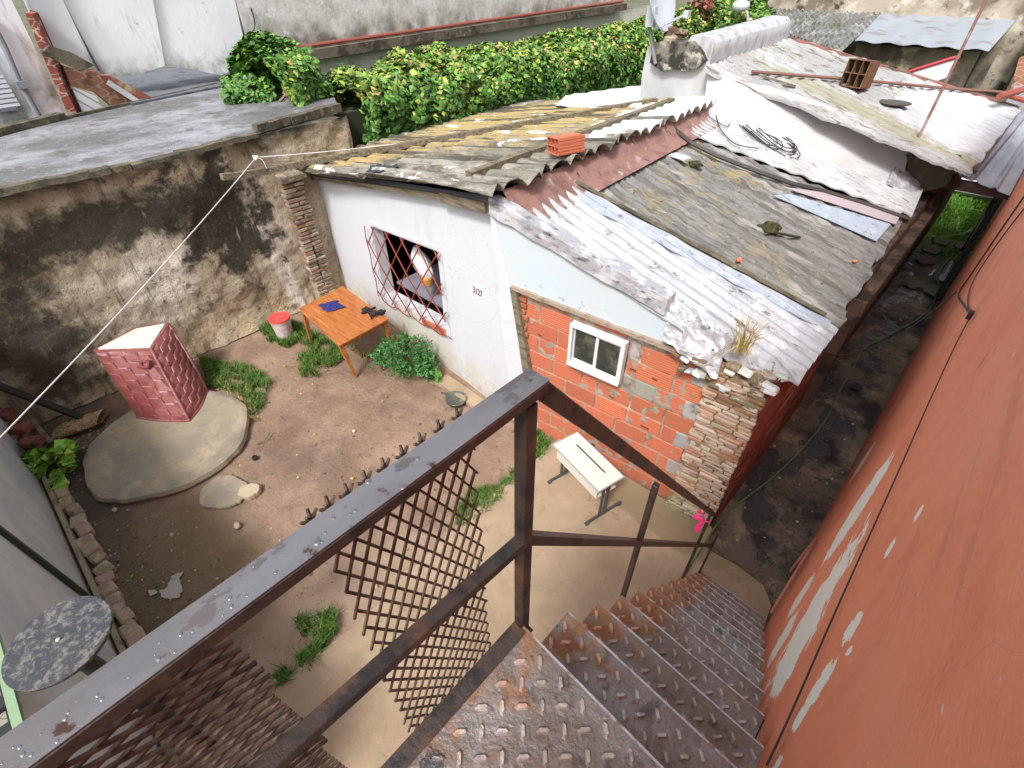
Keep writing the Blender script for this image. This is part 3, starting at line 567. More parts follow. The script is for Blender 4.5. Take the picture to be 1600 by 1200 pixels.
mgrey = mat('lichen_grey_sheet', (.2, .196, .186), [dict(c=(.06, .056, .046), s=1.2, st=(.2, 6, 1), lo=.53, hi=.57, det=12, nr=.7, o=24, a=.75), dict(c=(.13, .127, .118), s=3, st=(.35, 3, 1), lo=.44, hi=.62), dict(c=(.33, .33, .31), s=2.2, st=(.5, 2, 1), lo=.52, hi=.68, o=4), dict(c=(.3, .235, .09), s=2.2, lo=.52, hi=.6, o=9, det=12, nr=.75, m=(.5, .45, .58), mo=3, a=.7),  # first layer: dark streaks painting in groove shade, as on the front roof
    dict(c=(.045, .042, .035), s=9, lo=.6, hi=.66, det=10, nr=.75), dict(c=(.45, .45, .43), s=14, st=(.5, 1.6, 1), lo=.58, hi=.64, nr=.8, det=12, o=2, a=.7), dict(c=(.07, .065, .055), s=8, st=(.4, 2.2, 1), lo=.55, hi=.6, nr=.8, det=12, o=6, a=.75)], rough=.92, bump=1, bs=22, bumps=[(60, (1, 1, 1), .015, .6)])
gq = (RP.px(885, 285), RP.px(1306, 512), RP.px(1412, 345), RP.px(1050, 197))
gq = (gq[0], gq[1], gq[2], gq[3])
b = corr((gq[0] + Vector((-.1, 0, 0)), gq[1], gq[2], gq[3] + Vector((-.15, 0, 0))), .017, .135, 110, 340, .02, jag=.1, rough=.035)
b.build('grey_roof', mgrey, hs_)
mwr = mat('silver_painted_sheet', (.36, .375, .41), [dict(c=(.2, .2, .215), s=1.4, st=(.3, 6, 1), lo=.54, hi=.58, det=12, nr=.7, o=12, a=.7), dict(c=(.36, .37, .4), s=5, st=(.4, 2, 1), lo=.46, hi=.62, det=12, nr=.7), dict(c=(.5, .515, .54), s=5, lo=.55, hi=.66, o=4), dict(c=(.1, .09, .08), s=6, st=(.5, 1.6, 1), lo=.59, hi=.62, det=14, nr=.72), dict(c=(.2, .19, .18), s=2, lo=.655, hi=.665, o=9)], rough=.45, bump=.6, bs=18, bumps=[(5, (1, 1, 1), .05, .4)])
# front strip of silver painted sheets
f0 = Vector((-4.15, 4.16, 0)); f1 = Vector((-1.5, 4.34, 0)); f2 = Vector((-.50, 5.25, 0)); f3 = Vector((-.55, 5.9, 0))
def strip(u, v):
    x = -4.1 + 3.6 * u
    yf = 4.14 + .2 * u if u < .7 else 4.28 + (u - .7) / .3 * .55 + .1 * noise.noise(Vector((u * 25, 0, 3)))
    yb = RP.px(900, 292).y + (RP.px(1292, 512).y - RP.px(900, 292).y) * u + .03 * noise.noise(Vector((u * 12, 0, 1)))
    y = yf + (yb - yf) * v; z = RP.z(x, y) + .05 + .03 * math.sin(2 * math.pi * y / .17) + .008 * noise.noise(Vector((x * 5, y * 5, 0)))
    if v < .12 and u > .7: z -= (.12 - v) * 1.0
    return Vector((x, y, z))
b = MB(); b.shell(strip, 130, 110, (0, 0, -.015)); b.build('silver_roof_strip', mwr, hs_, smooth=True)
# blue-grey membrane seam between strip and grey sheets
mseam = mat('blue_membrane', (.36, .42, .5), [dict(c=(.5, .54, .6), s=5, lo=.5, hi=.65), dict(c=(.12, .12, .12), s=8, lo=.6, hi=.66)], rough=.4, bump=.4, bs=20)
def seam(pa, pb, w0, w1, up):
    return lambda u, v: (lambda p: p + Vector((0, (v - .5) * (w0 + (w1 - w0) * u) + .03 * noise.noise(Vector((p.x * 4, v * 2, 5))), up + .008 * noise.noise(Vector((p.x * 7, v * 5, 1))))))(RP.px(*pa).lerp(RP.px(*pb), u))
b = MB(); b.shell(seam((905, 312), (1290, 516), .30, .22, .068), 80, 6, (0, 0, -.012)); b.build('membrane_seam', mseam, hs_, smooth=True)
b = MB(); b.shell(quadfn(RP.px(1210, 305, .05), RP.px(1370, 376, .05), RP.px(1392, 350, .05), RP.px(1235, 303, .05)), 30, 8, (0, 0, -.012)); b.build('membrane_patch', mseam, hs_)
b = MB()
b.tube([RP.px(900 + 390 * i / 30, 284 + 208 * i / 30, .09) + Vector((0, 0, .01 * noise.noise(Vector((i * .7, 0, 0))))) for i in range(31)], .03, 5)
b.build('seam_edge', mcope, hs_)
# wrapped box gutter along the front
def boxp(u, v):
    p = vp(763 + 280 * u, 310 + 158 * u, P1, P2, .05); ang = v * 4
    w, h = .17, .19; c4 = [(0, 0), (0, w), (-h, w), (-h, 0)]   # (dz, dy)
    ring = [(-h, 0), (0, 0), (0, w), (-h, w), (-h, 0)]
    i = min(3, int(ang)); t = ang - i; dz = ring[i][0] + (ring[i + 1][0] - ring[i][0]) * t; dy = ring[i][1] + (ring[i + 1][1] - ring[i][1]) * t
    q = p + Vector((0, dy, dz)); nn = .012 * noise.noise(q * 3) + .004 * noise.noise(q * 14); return q + Vector((0, nn, nn * 1.3))
b = MB(); b.grid(boxp, 90, 24)
e0 = [boxp(0, j / 24) for j in range(24)]; e1 = [boxp(1, j / 24) for j in range(24)]
b.add(e0, [tuple(range(24))]); b.add(e1, [tuple(range(24))[::-1]])
mfoil = mat('foil_membrane', (.42, .42, .45), [dict(c=(.62, .62, .65), s=4, st=(1, 2, 2), lo=.48, hi=.58), dict(c=(.16, .16, .18), s=6, st=(1, 2, 3), lo=.56, hi=.66, o=3), dict(c=(.03, .03, .03), s=16, lo=.67, hi=.69)], rough=.32, bump=.8, bs=11, metal=.25, bumps=[(30, (1, 1, 1), .012, .6)])
b.build('box_gutter', mfoil, hs_)
# torn foil hanging over the pillar
def foil(u, v):
    p = vp(1040 + 90 * u, 478 + 50 * u, P1, P2, .05).lerp(vp(1035 + 85 * u, 530 + 62 * u, P1, P2, .1), v); p.z = max(p.z, 2.2); p += Vector((0, .12 * (1 - v) + .05 * noise.noise(Vector((u * 5, v * 4, 0))), .05 * noise.noise(Vector((u * 7, v * 5, 2))))); return p
b = MB(); b.shell(foil, 24, 16, (0, .01, -.01)); b.build('torn_foil', mfoil, hs_)
for i in range(22):
    px = U(1050, 1240); py = 545 + (px - 1050) * .27 + U(0, 38) - (max(0, px - 1180) * .55)
    p = vp(px, py, P1, P2, .04); b = MB(); b.box(p, (U(.07, .15), U(.08, .14), U(.03, .07)), Matrix.Rotation(U(-.4, .4), 3, 'X') @ Matrix.Rotation(U(-.3, .3), 3, 'Y'), jit(random.choice(((.62, .62, .6), (.5, .5, .47), (.12, .1, .06), (.2, .12, .08)))), ch=.012)
    b.build('loose_stone', mrubble, hs_)

# ================================================================ REAR HOUSE
rh = thing('rear_house', (-3, 13, 0), 'taller rear house with white membrane wall, worn cream roof and soot stained chimney', 'house')
mmem = mat('white_membrane', (.4, .405, .41), [dict(c=(.48, .485, .49), s=1.2, lo=.42, hi=.6), dict(c=(.5, .46, .38), s=2, st=(1, 1, 2.5), lo=.55, hi=.72, o=3, a=.7), dict(c=(.2, .18, .13), s=10, lo=.66, hi=.7, a=.6)], rough=.5, bump=.3, bs=7)
base = [RP.px(*p, .03) for p in ((1105, 170), (1135, 190), (1190, 212), (1245, 230), (1352, 265), (1415, 286))]
top = []
for p, bb in zip(((1105, 112), (1132, 121), (1190, 133), (1245, 148), (1345, 182), (1424, 212)), base):
    d = ray(*p); t_ = (bb.y + .22 - CAM.y) / d.y; top.append(CAM + d * t_)
def along(L, u):
    k = min(len(L) - 2, int(u * (len(L) - 1))); return L[k].lerp(L[k + 1], u * (len(L) - 1) - k)
def memf(u, v):
    a, b_ = along(base, u), along(top, u); p = a.lerp(b_, v); p.z -= .10 * math.sin(v * math.pi) * (1 - v); p.y -= .35 * (1 - v) ** 3
    if v < .01: p.z = RP.z(p.x, p.y) + .02
    return p + Vector((0, .02, .02)) * noise.noise(Vector((p.x * 2.2, v * 2, 0)))
b = MB(); b.grid(memf, 100, 20); b.build('membrane_wall', mmem, rh, smooth=True)
# lower white corrugated strip between the grey sheets and the membrane
mwc = mat('white_painted_sheet', (.35, .355, .36), [dict(c=(.44, .45, .455), s=2, lo=.42, hi=.6), dict(c=(.3, .28, .24), s=4, st=(.4, 3, 1), lo=.58, hi=.68, o=3), dict(c=(.07, .065, .055), s=9, st=(.4, 1.8, 1), lo=.58, hi=.62, det=14, nr=.75, a=.85)], rough=.6, bump=.6, bs=20)
wq = (RP.px(1052, 199, .03), RP.px(1425, 338, .03), RP.px(1448, 283, .03), RP.px(1105, 168, .03))
b = corr(wq, .014, .14, 80, 160, .02, rough=.015); b.build('white_roof_strip', mwc, rh)
b = MB(); b.tube([RP.px(*p, .07) for p in ((1048, 196), (1062, 208), (1080, 223), (1120, 243), (1190, 270), (1240, 287), (1289, 299), (1352, 318), (1420, 342))], .035, 5); b.build('black_flashing', mat('tar', (.05, .042, .04), rough=.6, bump=.4), rh)
b = MB(); b.shell(quadfn(RP.px(1225, 292, .05), RP.px(1400, 350, .05), RP.px(1410, 330, .06), RP.px(1300, 302, .06)), 20, 4, (0, 0, -.01)); b.build('membrane_tongue', mat('pinkish_membrane', (.42, .36, .38), rough=.5, bump=.4), rh)
# worn cream roof
ROOF = Plane(top[1], top[4], top[1] + Vector((0, 6, .35)))
mfar = mat('worn_cream_roof', (.285, .285, .28), [dict(c=(.37, .375, .375), s=1.2, lo=.42, hi=.6), dict(c=(.15, .13, .1), s=3.6, st=(.35, 2.4, 1), lo=.54, hi=.58, det=14, nr=.75), dict(c=(.1, .085, .065), s=11, st=(.5, 1.6, 1), lo=.59, hi=.63, det=12, nr=.75, o=6), dict(c=(.3, .22, .17), s=1.3, st=(.3, 2, 1), lo=.58, hi=.66, o=5, a=.7),
    dict(c=(.25, .24, .15), ctr=tuple(top[4] + Vector((0, .3, 0))), r=(2.4, .35, 2), nz=1.2, s=4, a=.7), dict(c=(.55, .56, .6), ctr=tuple(ROOF.px(1500, 180)), r=(1.1, 2., 3), nz=1, s=3, a=.6)], rough=.8, bump=.7, bs=16)
fq = (ROOF.px(1100, 108), ROOF.px(1515, 272), ROOF.px(1596, 170), ROOF.px(1215, 50))
b = corr((fq[0], fq[1], fq[2], fq[3]), .016, .22, 120, 260, .04, jag=.08, rough=.03); b.build('roof', mfar, rh)
b = MB(); a, c_ = ROOF.px(1222, 56), ROOF.px(1590, 168); b.bar(a, c_, .12, .06); b.build('roof_verge', mat('verge_red', (.3, .12, .1), [dict(c=(.1, .07, .05), s=4)], bump=.4), rh)
# white parapet kerb on the left rim
b = MB(); p0, p1 = ROOF.px(1100, 95), ROOF.px(1222, 58)
def ker(u, v):
    p = p0.lerp(p1, u); ring = [(.12, -.3), (.12, .26), (.0, .36), (-.34, .36), (-.42, .2), (-.42, -.5)]; i = min(4, int(v * 5)); t = v * 5 - i
    dx = ring[i][0] + (ring[i + 1][0] - ring[i][0]) * t; dz = ring[i][1] + (ring[i + 1][1] - ring[i][1]) * t; n_ = .012 * noise.noise(Vector((u * 5, v * 2, 3))); return p + Vector((dx + n_, 0, dz + n_))
b.grid(ker, 60, 20); b.add([ker(0, j / 20) for j in range(21)], [tuple(range(21))]); b.add([ker(1, j / 20) for j in range(21)], [tuple(range(21))[::-1]]); b.build('parapet', mat('parapet_white', (.44, .445, .46), [dict(c=(.3, .3, .3), s=5, st=(1, 1, .4), lo=.5, hi=.62), dict(c=(.03, .03, .03), s=9, lo=.66, hi=.69)], rough=.5, bump=.5, bs=12), rh, smooth=True)
# gable wall with chimney stump
yw = base[0].y + .35
q = [ax(*p, 1, yw) for p in ((1000, 152), (1003, 118), (1012, 72), (1100, 88), (1112, 110), (1150, 130), (1150, 190), (1060, 190))]
b = MB(); b.prism(q, (0, .4, 0)); b.build('gable_wall', mmem, rh)
msoot = mat('sooty_render', (.2, .185, .15), [dict(c=(.03, .028, .022), s=3, lo=.45, hi=.55, det=10), dict(c=(.4, .37, .3), s=4, lo=.58, hi=.64, o=4)], rough=.95, bump=.9, bs=14)
q = [ax(*p, 1, yw - .12) for p in ((1015, 98), (1022, 68), (1034, 64), (1080, 66), (1092, 78), (1100, 96), (1088, 107), (1070, 111), (1050, 108), (1035, 112))]
b = MB(); b.prism(q, (0, .5, 0)); ch = b.build('chimney', msoot, rh)
b = MB(); c_ = ax(1058, 60, 1, yw + .1)
for i in range(7): b.box(c_ + Vector((U(-.22, .2), U(-.1, .1), U(-.02, .14))), (.24, .13, .08), Matrix.Rotation(U(-.5, .5), 3, 'Z') @ Matrix.Rotation(U(-.2, .2), 3, 'X'), jit(random.choice(((.16, .06, .04), (.08, .06, .04), (.3, .2, .14)))), ch=.01)
b.build('loose_bricks', mrubble, ch)
# end pier where the pole stands, and walls below the roof
yp = base[-1].y
def quadprism(px4, k, val, vec): return [ax(*p, k, val) for p in px4]
b = MB(); b.prism(quadprism(((1412, 245), (1432, 226), (1500, 246), (1478, 292), (1440, 300), (1425, 285)), 1, yp + .1, None), (0, .5, 0)); b.build('end_pier', mat('mossy_brick', (.06, .048, .035), [dict(c=(.1, .11, .03), s=5, lo=.5, hi=.65), dict(c=(.35, .33, .3), s=9, lo=.64, hi=.7, o=5)], rough=.95, bump=1, bs=18), rh)
b = MB()
def sf(u, v): return Vector((1.0, 0, 0)) 
p = [RP.px(1385, 288, .05), RP.px(1432, 300, .03), RP.px(1452, 268, .12), RP.px(1400, 255, .2)]
b.shell(lambda u, v: quadfn(*p)(u, v) + Vector((0, 0, .06 * math.sin(v * 3.1) + .03 * noise.noise(Vector((u * 4, v * 4, 0))))), 20, 12, (0, 0, -.02)); b.build('foil_cap', mfoil, rh, smooth=True)
b = MB(); b.box((-.72, 15.3, 1.2), (.3, 6.6, 2.4)); b.box((-3.2, 12.6, 1.5), (5.0, .3, 3.0)); b.box((-3.2, 18.6, 1.4), (5.2, .3, 2.8)); b.box((-5.7, 15.5, 1.4), (.3, 6, 2.8)); b.build('wall', mbrown, rh)
b = MB(); b.tube([(-.52, 12.3 + .1 * i, .9 + .03 * i) for i in range(3)], .02)
mmetal = mat('galvanised_sheet', (.42, .43, .47), [dict(c=(.3, .3, .34), s=2, st=(2, .4, 1), lo=.45, hi=.6), dict(c=(.3, .16, .1), s=4, lo=.66, hi=.72, a=.5)], rough=.42, bump=.2, bs=15, metal=.3)

# passage cover: steel beam and ribbed sheets between rear house and boundary wall
pcv = thing('passage_cover', (0, 12, 0), 'ribbed metal sheets on a dark beam bridging the passage beside the terracotta wall', 'canopy')
zb = 2.45; B0, B1 = g(1452, 280, zb), g(1592, 306, zb)
b = MB(); b.bar(B0, Vector((.40, B1.y, zb)), .12, .16); b.build('beam', mat('dark_beam', (.05, .03, .025), [dict(c=(.1, .05, .04), s=5)], rough=.7, bump=.4), pcv)
CP = Plane(B0 + Vector((0, 0, .12)), Vector((.4, B1.y, zb + .12)), B0 + Vector((0, 6, .5)))
def cov(u, v):
    a, b_, c2, d2 = CP.px(1488, 270), CP.px(1612, 312), CP.px(1640, 160), CP.px(1596, 168)
    b_.x = min(b_.x, .36); c2.x = .36; q_ = a.lerp(b_, u).lerp(d2.lerp(c2, u), v); q_.z += .035 * max(0, math.sin(u * 6.283 * 3)) ** 3; return q_
b = MB(); b.shell(cov, 48, 20, (0, 0, -.01)); b.build('sheet', mmetal, pcv)
b = MB(); b.bar(CP.px(1522, 268, .04), CP.px(1592, 172, .06), .08, .05); b.build('ridge_strip', mat('brown_strip', (.16, .1, .09), rough=.6), pcv)
b = MB(); b.prism([Vector((-.5, 16.6, zb)), Vector((.38, 16.6, zb)), Vector((.38, 16.6, zb + .9)), Vector((-.5, 16.6, zb + .9))], (0, .05, 0)); b.build('end_panel', mmetal, pcv)
# dark gate leaf and pipes at the far end on the right
gt = thing('passage_gate', (.3, 12.9, 0), 'dark open gate leaf folded against the right side at the end of the passage', 'gate')
b = MB(); b.box((.33, 14.2, 1.1), (.05, 2.9, 2.1)); b.build('panel', mblack, gt)
b = MB(); b.bar((.27, 12.8, 0.1), (.27, 12.8, 2.25), .05, .05, (0, 1, 0)); b.bar((.27, 15.6, .1), (.27, 15.6, 2.25), .05, .05, (0, 1, 0)); b.bar((.27, 12.8, 2.2), (.27, 15.6, 2.2), .05, .05); b.bar((.27, 12.8, 1.1), (.27, 15.6, 1.1), .05, .05); b.build('frame', mblack, gt)
b = MB(); b.tube([(.2, 13.0, .4), (.2, 13.8, .42)], .07, 10); tag(b.build('drain_pipe', mat('grey_pipe', (.3, .33, .38), rough=.4)), 'short grey pipe lying by the dark gate at the far end of the alley', 'pipe')

# ================================================================ BOUNDARY WALL (right) AND CLIMBING PIPES
bw = thing('boundary_wall', (.5, 4, 0), 'high terracotta painted wall with pale scraped patches beside the stairs', 'wall')
b = MB(); b.grid(lambda u, v: (.38 + .008 * fbm((0, u * 26, v * 7), .5, 3), -3.5 + 16.2 * (1 - u), 6.2 * v), 180, 90); b.box((.6, 4.6, 3.1), (.4, 16.15, 6.18)); b.build('wall_face', mredwall, bw, smooth=True)
b = MB(); b.box((.66, 16.9, 1.45), (.3, 8.2, 2.9)); b.build('rear_wall', mredwall, bw)
b = MB()
b.box((.375, 1.15, 2.65), (.02, .55, .1)); 
b.build('wall_slot', mblack, bw)
mcop = mat('pink_pipe', (.42, .16, .12), rough=.5, bump=.1)
b = MB(); b.tube([ax(1205, 958, 0, .34), ax(1240, 900, 0, .345), ax(1275, 842, 0, .35)], .018, 8); b.tube([ax(1275, 842, 0, .35), ax(1258, 862, 0, .31), ax(1240, 885, 0, .3) - Vector((0, 0, .1))], .012, 6)
tag(b.build('copper_pipe', mcop), 'terracotta painted pipe running low along the boundary wall by the stair foot', 'pipe')

# ================================================================ STEEL STAIRCASE WITH RAILING
XL, XR = -.445, .325
SK = -.042
def skew(m):
    m.v = [(v[0], v[1] + SK * (v[0] - XL), v[2]) for v in m.v]; return m
st = thing('metal_staircase', (-.07, 2, 0), 'rusty checker plate staircase with dark rail and expanded mesh panels beside terracotta wall', 'staircase')
NY0, NZ0, RUN, RISE, NT = .515, 4.02, .262, .323, 12
def bumps(m, x0, x1, y0, y1, z, ox=-.418, oy=.398):
    i0 = int((x0 - ox) / .04) - 1; i1 = int((x1 - ox) / .04) + 1; j0 = int((y0 - oy) / .04) - 1; j1 = int((y1 - oy) / .04) + 1
    for i in range(i0, i1 + 1):
        for j in range(j0, j1 + 1):
            if (i + j) % 2: continue
            x, y = ox + i * .04, oy + j * .04
            if not (x0 + .016 < x < x1 - .012 and y0 + .014 < y < y1 - .014): continue
            a = math.radians(45 if i % 2 else -45) + U(-.04, .04); d = Vector((math.cos(a), math.sin(a), 0)); s = Vector((-d.y, d.x, 0)); c0 = Vector((x, y, z)); hl, hw = .023, .0078
            bt = [c0 - d * hl, c0 - d * hl * .7 + s * hw, c0 + d * hl * .7 + s * hw, c0 + d * hl, c0 + d * hl * .7 - s * hw, c0 - d * hl * .7 - s * hw]
            tp = [q.lerp(c0, .35) + Vector((0, 0, .0105)) for q in bt]
            m.add(bt + tp, [(k, (k + 1) % 6, 6 + (k + 1) % 6, 6 + k)[::-1] for k in range(6)] + [(11, 10, 9, 8, 7, 6)], (2.0, 2.05, 2.1))
b = MB(); b.box(((XL + XR) / 2, NY0 - .75, NZ0 - .004), (XR - XL, 1.5, .008)); bumps(b, XL + .035, XR, NY0 - 1.5, NY0, NZ0); skew(b); pf = b.build('platform', mplate, st)
b = MB(); b.box((XL - .002, NY0 - .76, NZ0 - .032), (.05, 1.5, .075)); b.box(((XL + XR) / 2, NY0 - .02, NZ0 - .035), (XR - XL, .03, .055)); skew(b); b.build('platform_frame', mrust, st)
tm = MB()          # one tread of folded plate, nose at y=0, z=0
y, z = NY0 + RUN, NZ0 - RISE
tm.box(((XL + XR) / 2, y - .15, z - .004), (XR - XL, .30, .008)); tm.box(((XL + XR) / 2, y - .003, z - .03), (XR - XL, .008, .058)); bumps(tm, XL, XR, y - .3, y, z, oy=y - .05); skew(tm)
t0 = tm.build('tread', mplate, st)
mworn = mat('worn_steel_edge', (.55, .52, .54), [dict(c=(.2, .13, .1), s=14, lo=.5, hi=.62, det=12, nr=.75), dict(c=(.3, .15, .08), ctr=(-.46, 2.3, 1.9), r=(.2, 1.9, 30), nz=2.6, s=13, lo=.8, hi=1.1, a=.8)], rough=.3, bump=.2, metal=.6)
nm = MB(); nm.box(((XL + XR) / 2, y + .0005, z - .0015), (XR - XL - .006, .0075, .0065)); skew(nm); n0 = nm.build('nosing', mworn, t0)
nm = MB(); nm.box(((XL + XR) / 2, NY0 + .0005, NZ0 - .0015), (XR - XL - .006, .0065, .0065)); skew(nm); nm.build('nosing', mworn, pf)
for i in range(1, NT):
    o = t0.copy(); col.objects.link(o); o.parent = st; o.location = (0, RUN * i + U(-.004, .004), -RISE * i); o2 = n0.copy(); col.objects.link(o2); o2.parent = o
b = MB()
for x in (XL + .06, XR - .05):
    b.bar((x, NY0 - .05, NZ0 - .22), (x, NY0 + RUN * 12 - .12, NZ0 - RISE * 12 - .26), .03, .1)
b.build('stringer', mrust, st)
xs = XL - .012
posts = [(815, 985, 820, 640, .034), (971, 940, 1020, 755, .026), (1066, 905, 1103, 800, .024), (1099, 888, 1130, 822, .022)]
ptops = []
for k, (bx, by, tx, ty, wd) in enumerate(posts):
    if k == 3: B_ = Vector((xs + .02, 3.62, .12)); h = .86; T_ = B_ + Vector((0, 0, h))
    else:
        B_ = ax(bx, by, 0, xs); d = ray(tx, ty); t = math.hypot(B_.x, B_.y) / math.hypot(d.x, d.y); T_ = B_.copy(); T_.z = (CAM + d * t).z
    if k == 0: T_.z = 4.95
    b = MB(); b.bar(B_ + Vector((0, 0, -.05)), T_, wd, wd, (0, 1, 0), ch=.002); b.box(B_ + Vector((0, 0, .0)), (wd * 1.5, wd * 1.5, .012)); b.build('post', mrust, st); ptops.append(T_)
# square-tube top rail
def rail(a, c_, w_, h_, name, m, ch=.004): b = MB(); b.bar(a, c_, w_, h_, ch=ch); return b.build(name, m, st)
TR = ptops[0]
rail(Vector((xs + .004, -.95, 4.989)), Vector((xs + .004, TR.y + .032, 4.989)), .052, .030, 'handrail', mrust)
b = MB(); b.box((xs + .004, (TR.y + .032 - .95) / 2, 5.0045), (.0505, TR.y + .032 + .95, .002)); b.build('wet_top_sky_sheen', mrail, st)  # paler metallic strip: sky sheen of the wet top put into its colour
e2 = ptops[2] + Vector((0, .09, -.09)); b = MB(); b.bar(Vector((xs, TR.y + .02, 4.985)), e2, .046, .04, ch=.003); b.build('stair_handrail', mrust, st)
b = MB(); b.bar(Vector((xs, TR.y, 4.985)), Vector((xs, TR.y + .03, 4.985)), .06, .04)
MR0 = ax(812, 848, 0, xs); MR1 = ax(410, 1205, 0, xs); dr = (MR1 - MR0)
rail(MR0 + dr * 2.2, MR0, .034, .03, 'mid_rail', mrust, .002)
q0 = ax(818, 840, 0, xs); rail(q0, ax(1112, 852, 0, xs), .03, .03, 'stair_mid_rail', mrust, .002)
# expanded metal panels
def meshpanel(y0, y1, z0, z1, name, VA, VB, w, x=-.500):
    b = MB(); o0 = Vector((x, (y0 + y1) / 2, (z0 + z1) / 2)); n = 60
    def inside(p): return y0 - .004 <= p.y <= y1 + .004 and z0 <= p.z <= z1
    for i in range(-n, n):
        for j in range(-n, n):
            p = o0 + VA * i + VB * j
            if not inside(p): continue
            for v in (VA, VB):
                q = p + v
                if inside(q) or inside(p + v * .5):
                    if not inside(q): q = p + v * .5
                    off = Vector((.0016 if v is VA else -.0016, 0, 0)); b.bar(p + off, q + off, w, w, (1, 0, 0))
    return b.build(name, mmesh, st)
meshpanel(.105, .425, 3.93, 4.94, 'mesh_panel', Vector((0, -.0155, -.0375)), Vector((0, .0175, -.0362)), .0046)
meshpanel(-.85, -.05, 3.93, 4.96, 'mesh_panel', Vector((0, .0355, -.0165)), Vector((0, .034, .0125)), .0055)
# bent mesh ends sticking up past the rail
for i in range(9):
    p = ax(486 + (716 - 486) * i / 8, 815 + (654 - 815) * i / 8, 0, -.492) + Vector((0, 0, .006)); b = MB(); b.hexa([p + Vector(q) for q in ((-.003, -.006, -.06), (.003, -.006, -.06), (.003, .006, -.06), (-.003, .006, -.06), (-.003, -.004, -.002), (.003, -.004, -.002), (.003, .004, -.002), (-.003, .004, -.002))])
    for q in ((-.005, .015, .006), (0, -.014, .005), (-.008, .004, .013), (.004, -.005, .012)): b.tube([p + Vector((0, 0, -.008)), p + Vector(q)], [.0044, .0026], 5)
    b.build('mesh_spike', mmesh, st)
# water drops on the rail
mwater = mat('water', (.26, .25, .27), rough=.22, bump=0, metal=.8)
b = MB()
for i in range(55):
    y = U(-.28, .3); y = y if R() < .8 else U(-.28, .45); rr = U(.0008, .0034) * (1 if R() < .85 else 1.9); x = xs + U(-.005, .028) if R() < .7 else xs + U(-.028, .028)
    b.lathe((x, y, 5.0055), [(rr, 0), (rr * .9, rr * .1), (rr * .55, rr * .18), (rr * .05, rr * .22)], 10)
b.build('water_drops', mwater, st, smooth=True)['kind'] = 'stuff'
b = MB()    # pink ribbon on the last post
p = ptops[2] + Vector((0, -.01, -.08)); mpink = mat('pink_ribbon', (.85, .03, .2), rough=.6, bump=0)
b.tube([p + Vector((.015 * math.cos(a), .015 * math.sin(a), .0)) for a in [i * .8 for i in range(9)]], .006, 5)
for s_ in (-1, 1): b.prism([p + Vector((-.03, -.02 * s_, 0)), p + Vector((-.1, -.03 * s_, .03)), p + Vector((-.11, -.04 * s_ - .02, -.0)), p + Vector((-.04, -.03 * s_, -.02))], (0, 0.003, .004))
b.prism([p + Vector((-.02, 0, 0)), p + Vector((-.045, 0, -.02)), p + Vector((-.075, -.02, -.17)), p + Vector((-.035, -.02, -.2))], (.003, .003, 0))
tag(b.build('ribbon', mpink), 'bright pink ribbon tied to the lower end of the stair railing', 'ribbon')

# ================================================================ YARD: THINGS ON THE GROUND
# round slab (well cover) and flat stones
def slab(ctr, rx, ry, th, seed, rag=.03, n=56, rot=0):
    b = MB(); cx, cy, cz = ctr; out = []
    for i in range(n):
        a = 2 * math.pi * i / n; r = 1 + rag * 2 * noise.noise(Vector((math.cos(a) * 1.6, math.sin(a) * 1.6, seed))) + rag * .7 * noise.noise(Vector((math.cos(a) * 7, math.sin(a) * 7, seed)))
        x, y = rx * r * math.cos(a), ry * r * math.sin(a); out.append((x * math.cos(rot) - y * math.sin(rot), x * math.sin(rot) + y * math.cos(rot)))
    rings = [(.0, 1.0), (.25, 1.0), (.55, 1.0), (.8, 1.0), (.95, .99), (1.0, .88), (1.0 + .02, .5), (.985, .0)]; vs = []; fs = []
    for k, (s_, h) in enumerate(rings[1:]):
        for i, (x, y) in enumerate(out):
            jj = 1 + (.018 * noise.noise(Vector((x * 9, y * 9, h * 4 + seed))) if k > 4 else 0); z = cz + th * h + (.012 * noise.noise(Vector((x * 2.2, y * 2.2, seed))) if h > .8 else 0)
            vs.append((cx + x * s_ * jj, cy + y * s_ * jj, z))
    vs.append((cx, cy, cz + th)); m = len(rings) - 1
    for i in range(n): fs.append((len(vs) - 1, i, (i + 1) % n))
    for k in range(m - 1):
        for i in range(n): fs.append((k * n + i, (k + 1) * n + i, (k + 1) * n + (i + 1) % n, k * n + (i + 1) % n))
    b.add(vs, fs); return b
tag(slab((-7.30, .25, -.03), 1.12, 1.07, .15, 3, .045).build('stone_slab', mslab), 'large round stone slab lying on the dirt under the red tub', 'stone slab')
tag(slab((*g(350, 770)[:2], -.02), .34, .26, .06, 8, .10, rot=.5).build('flat_stone', mslab), 'flat tan stone on the dirt against the lower rim of the round slab', 'stone')
tag(slab((*g(391, 770)[:2], -.02), .14, .11, .09, 12, .12, 30, rot=1).build('flat_stone', mat('pale_stone', (.42, .35, .24), bump=.5, bs=20)), 'small pale lump of stone beside the larger flat tan stone', 'stone')
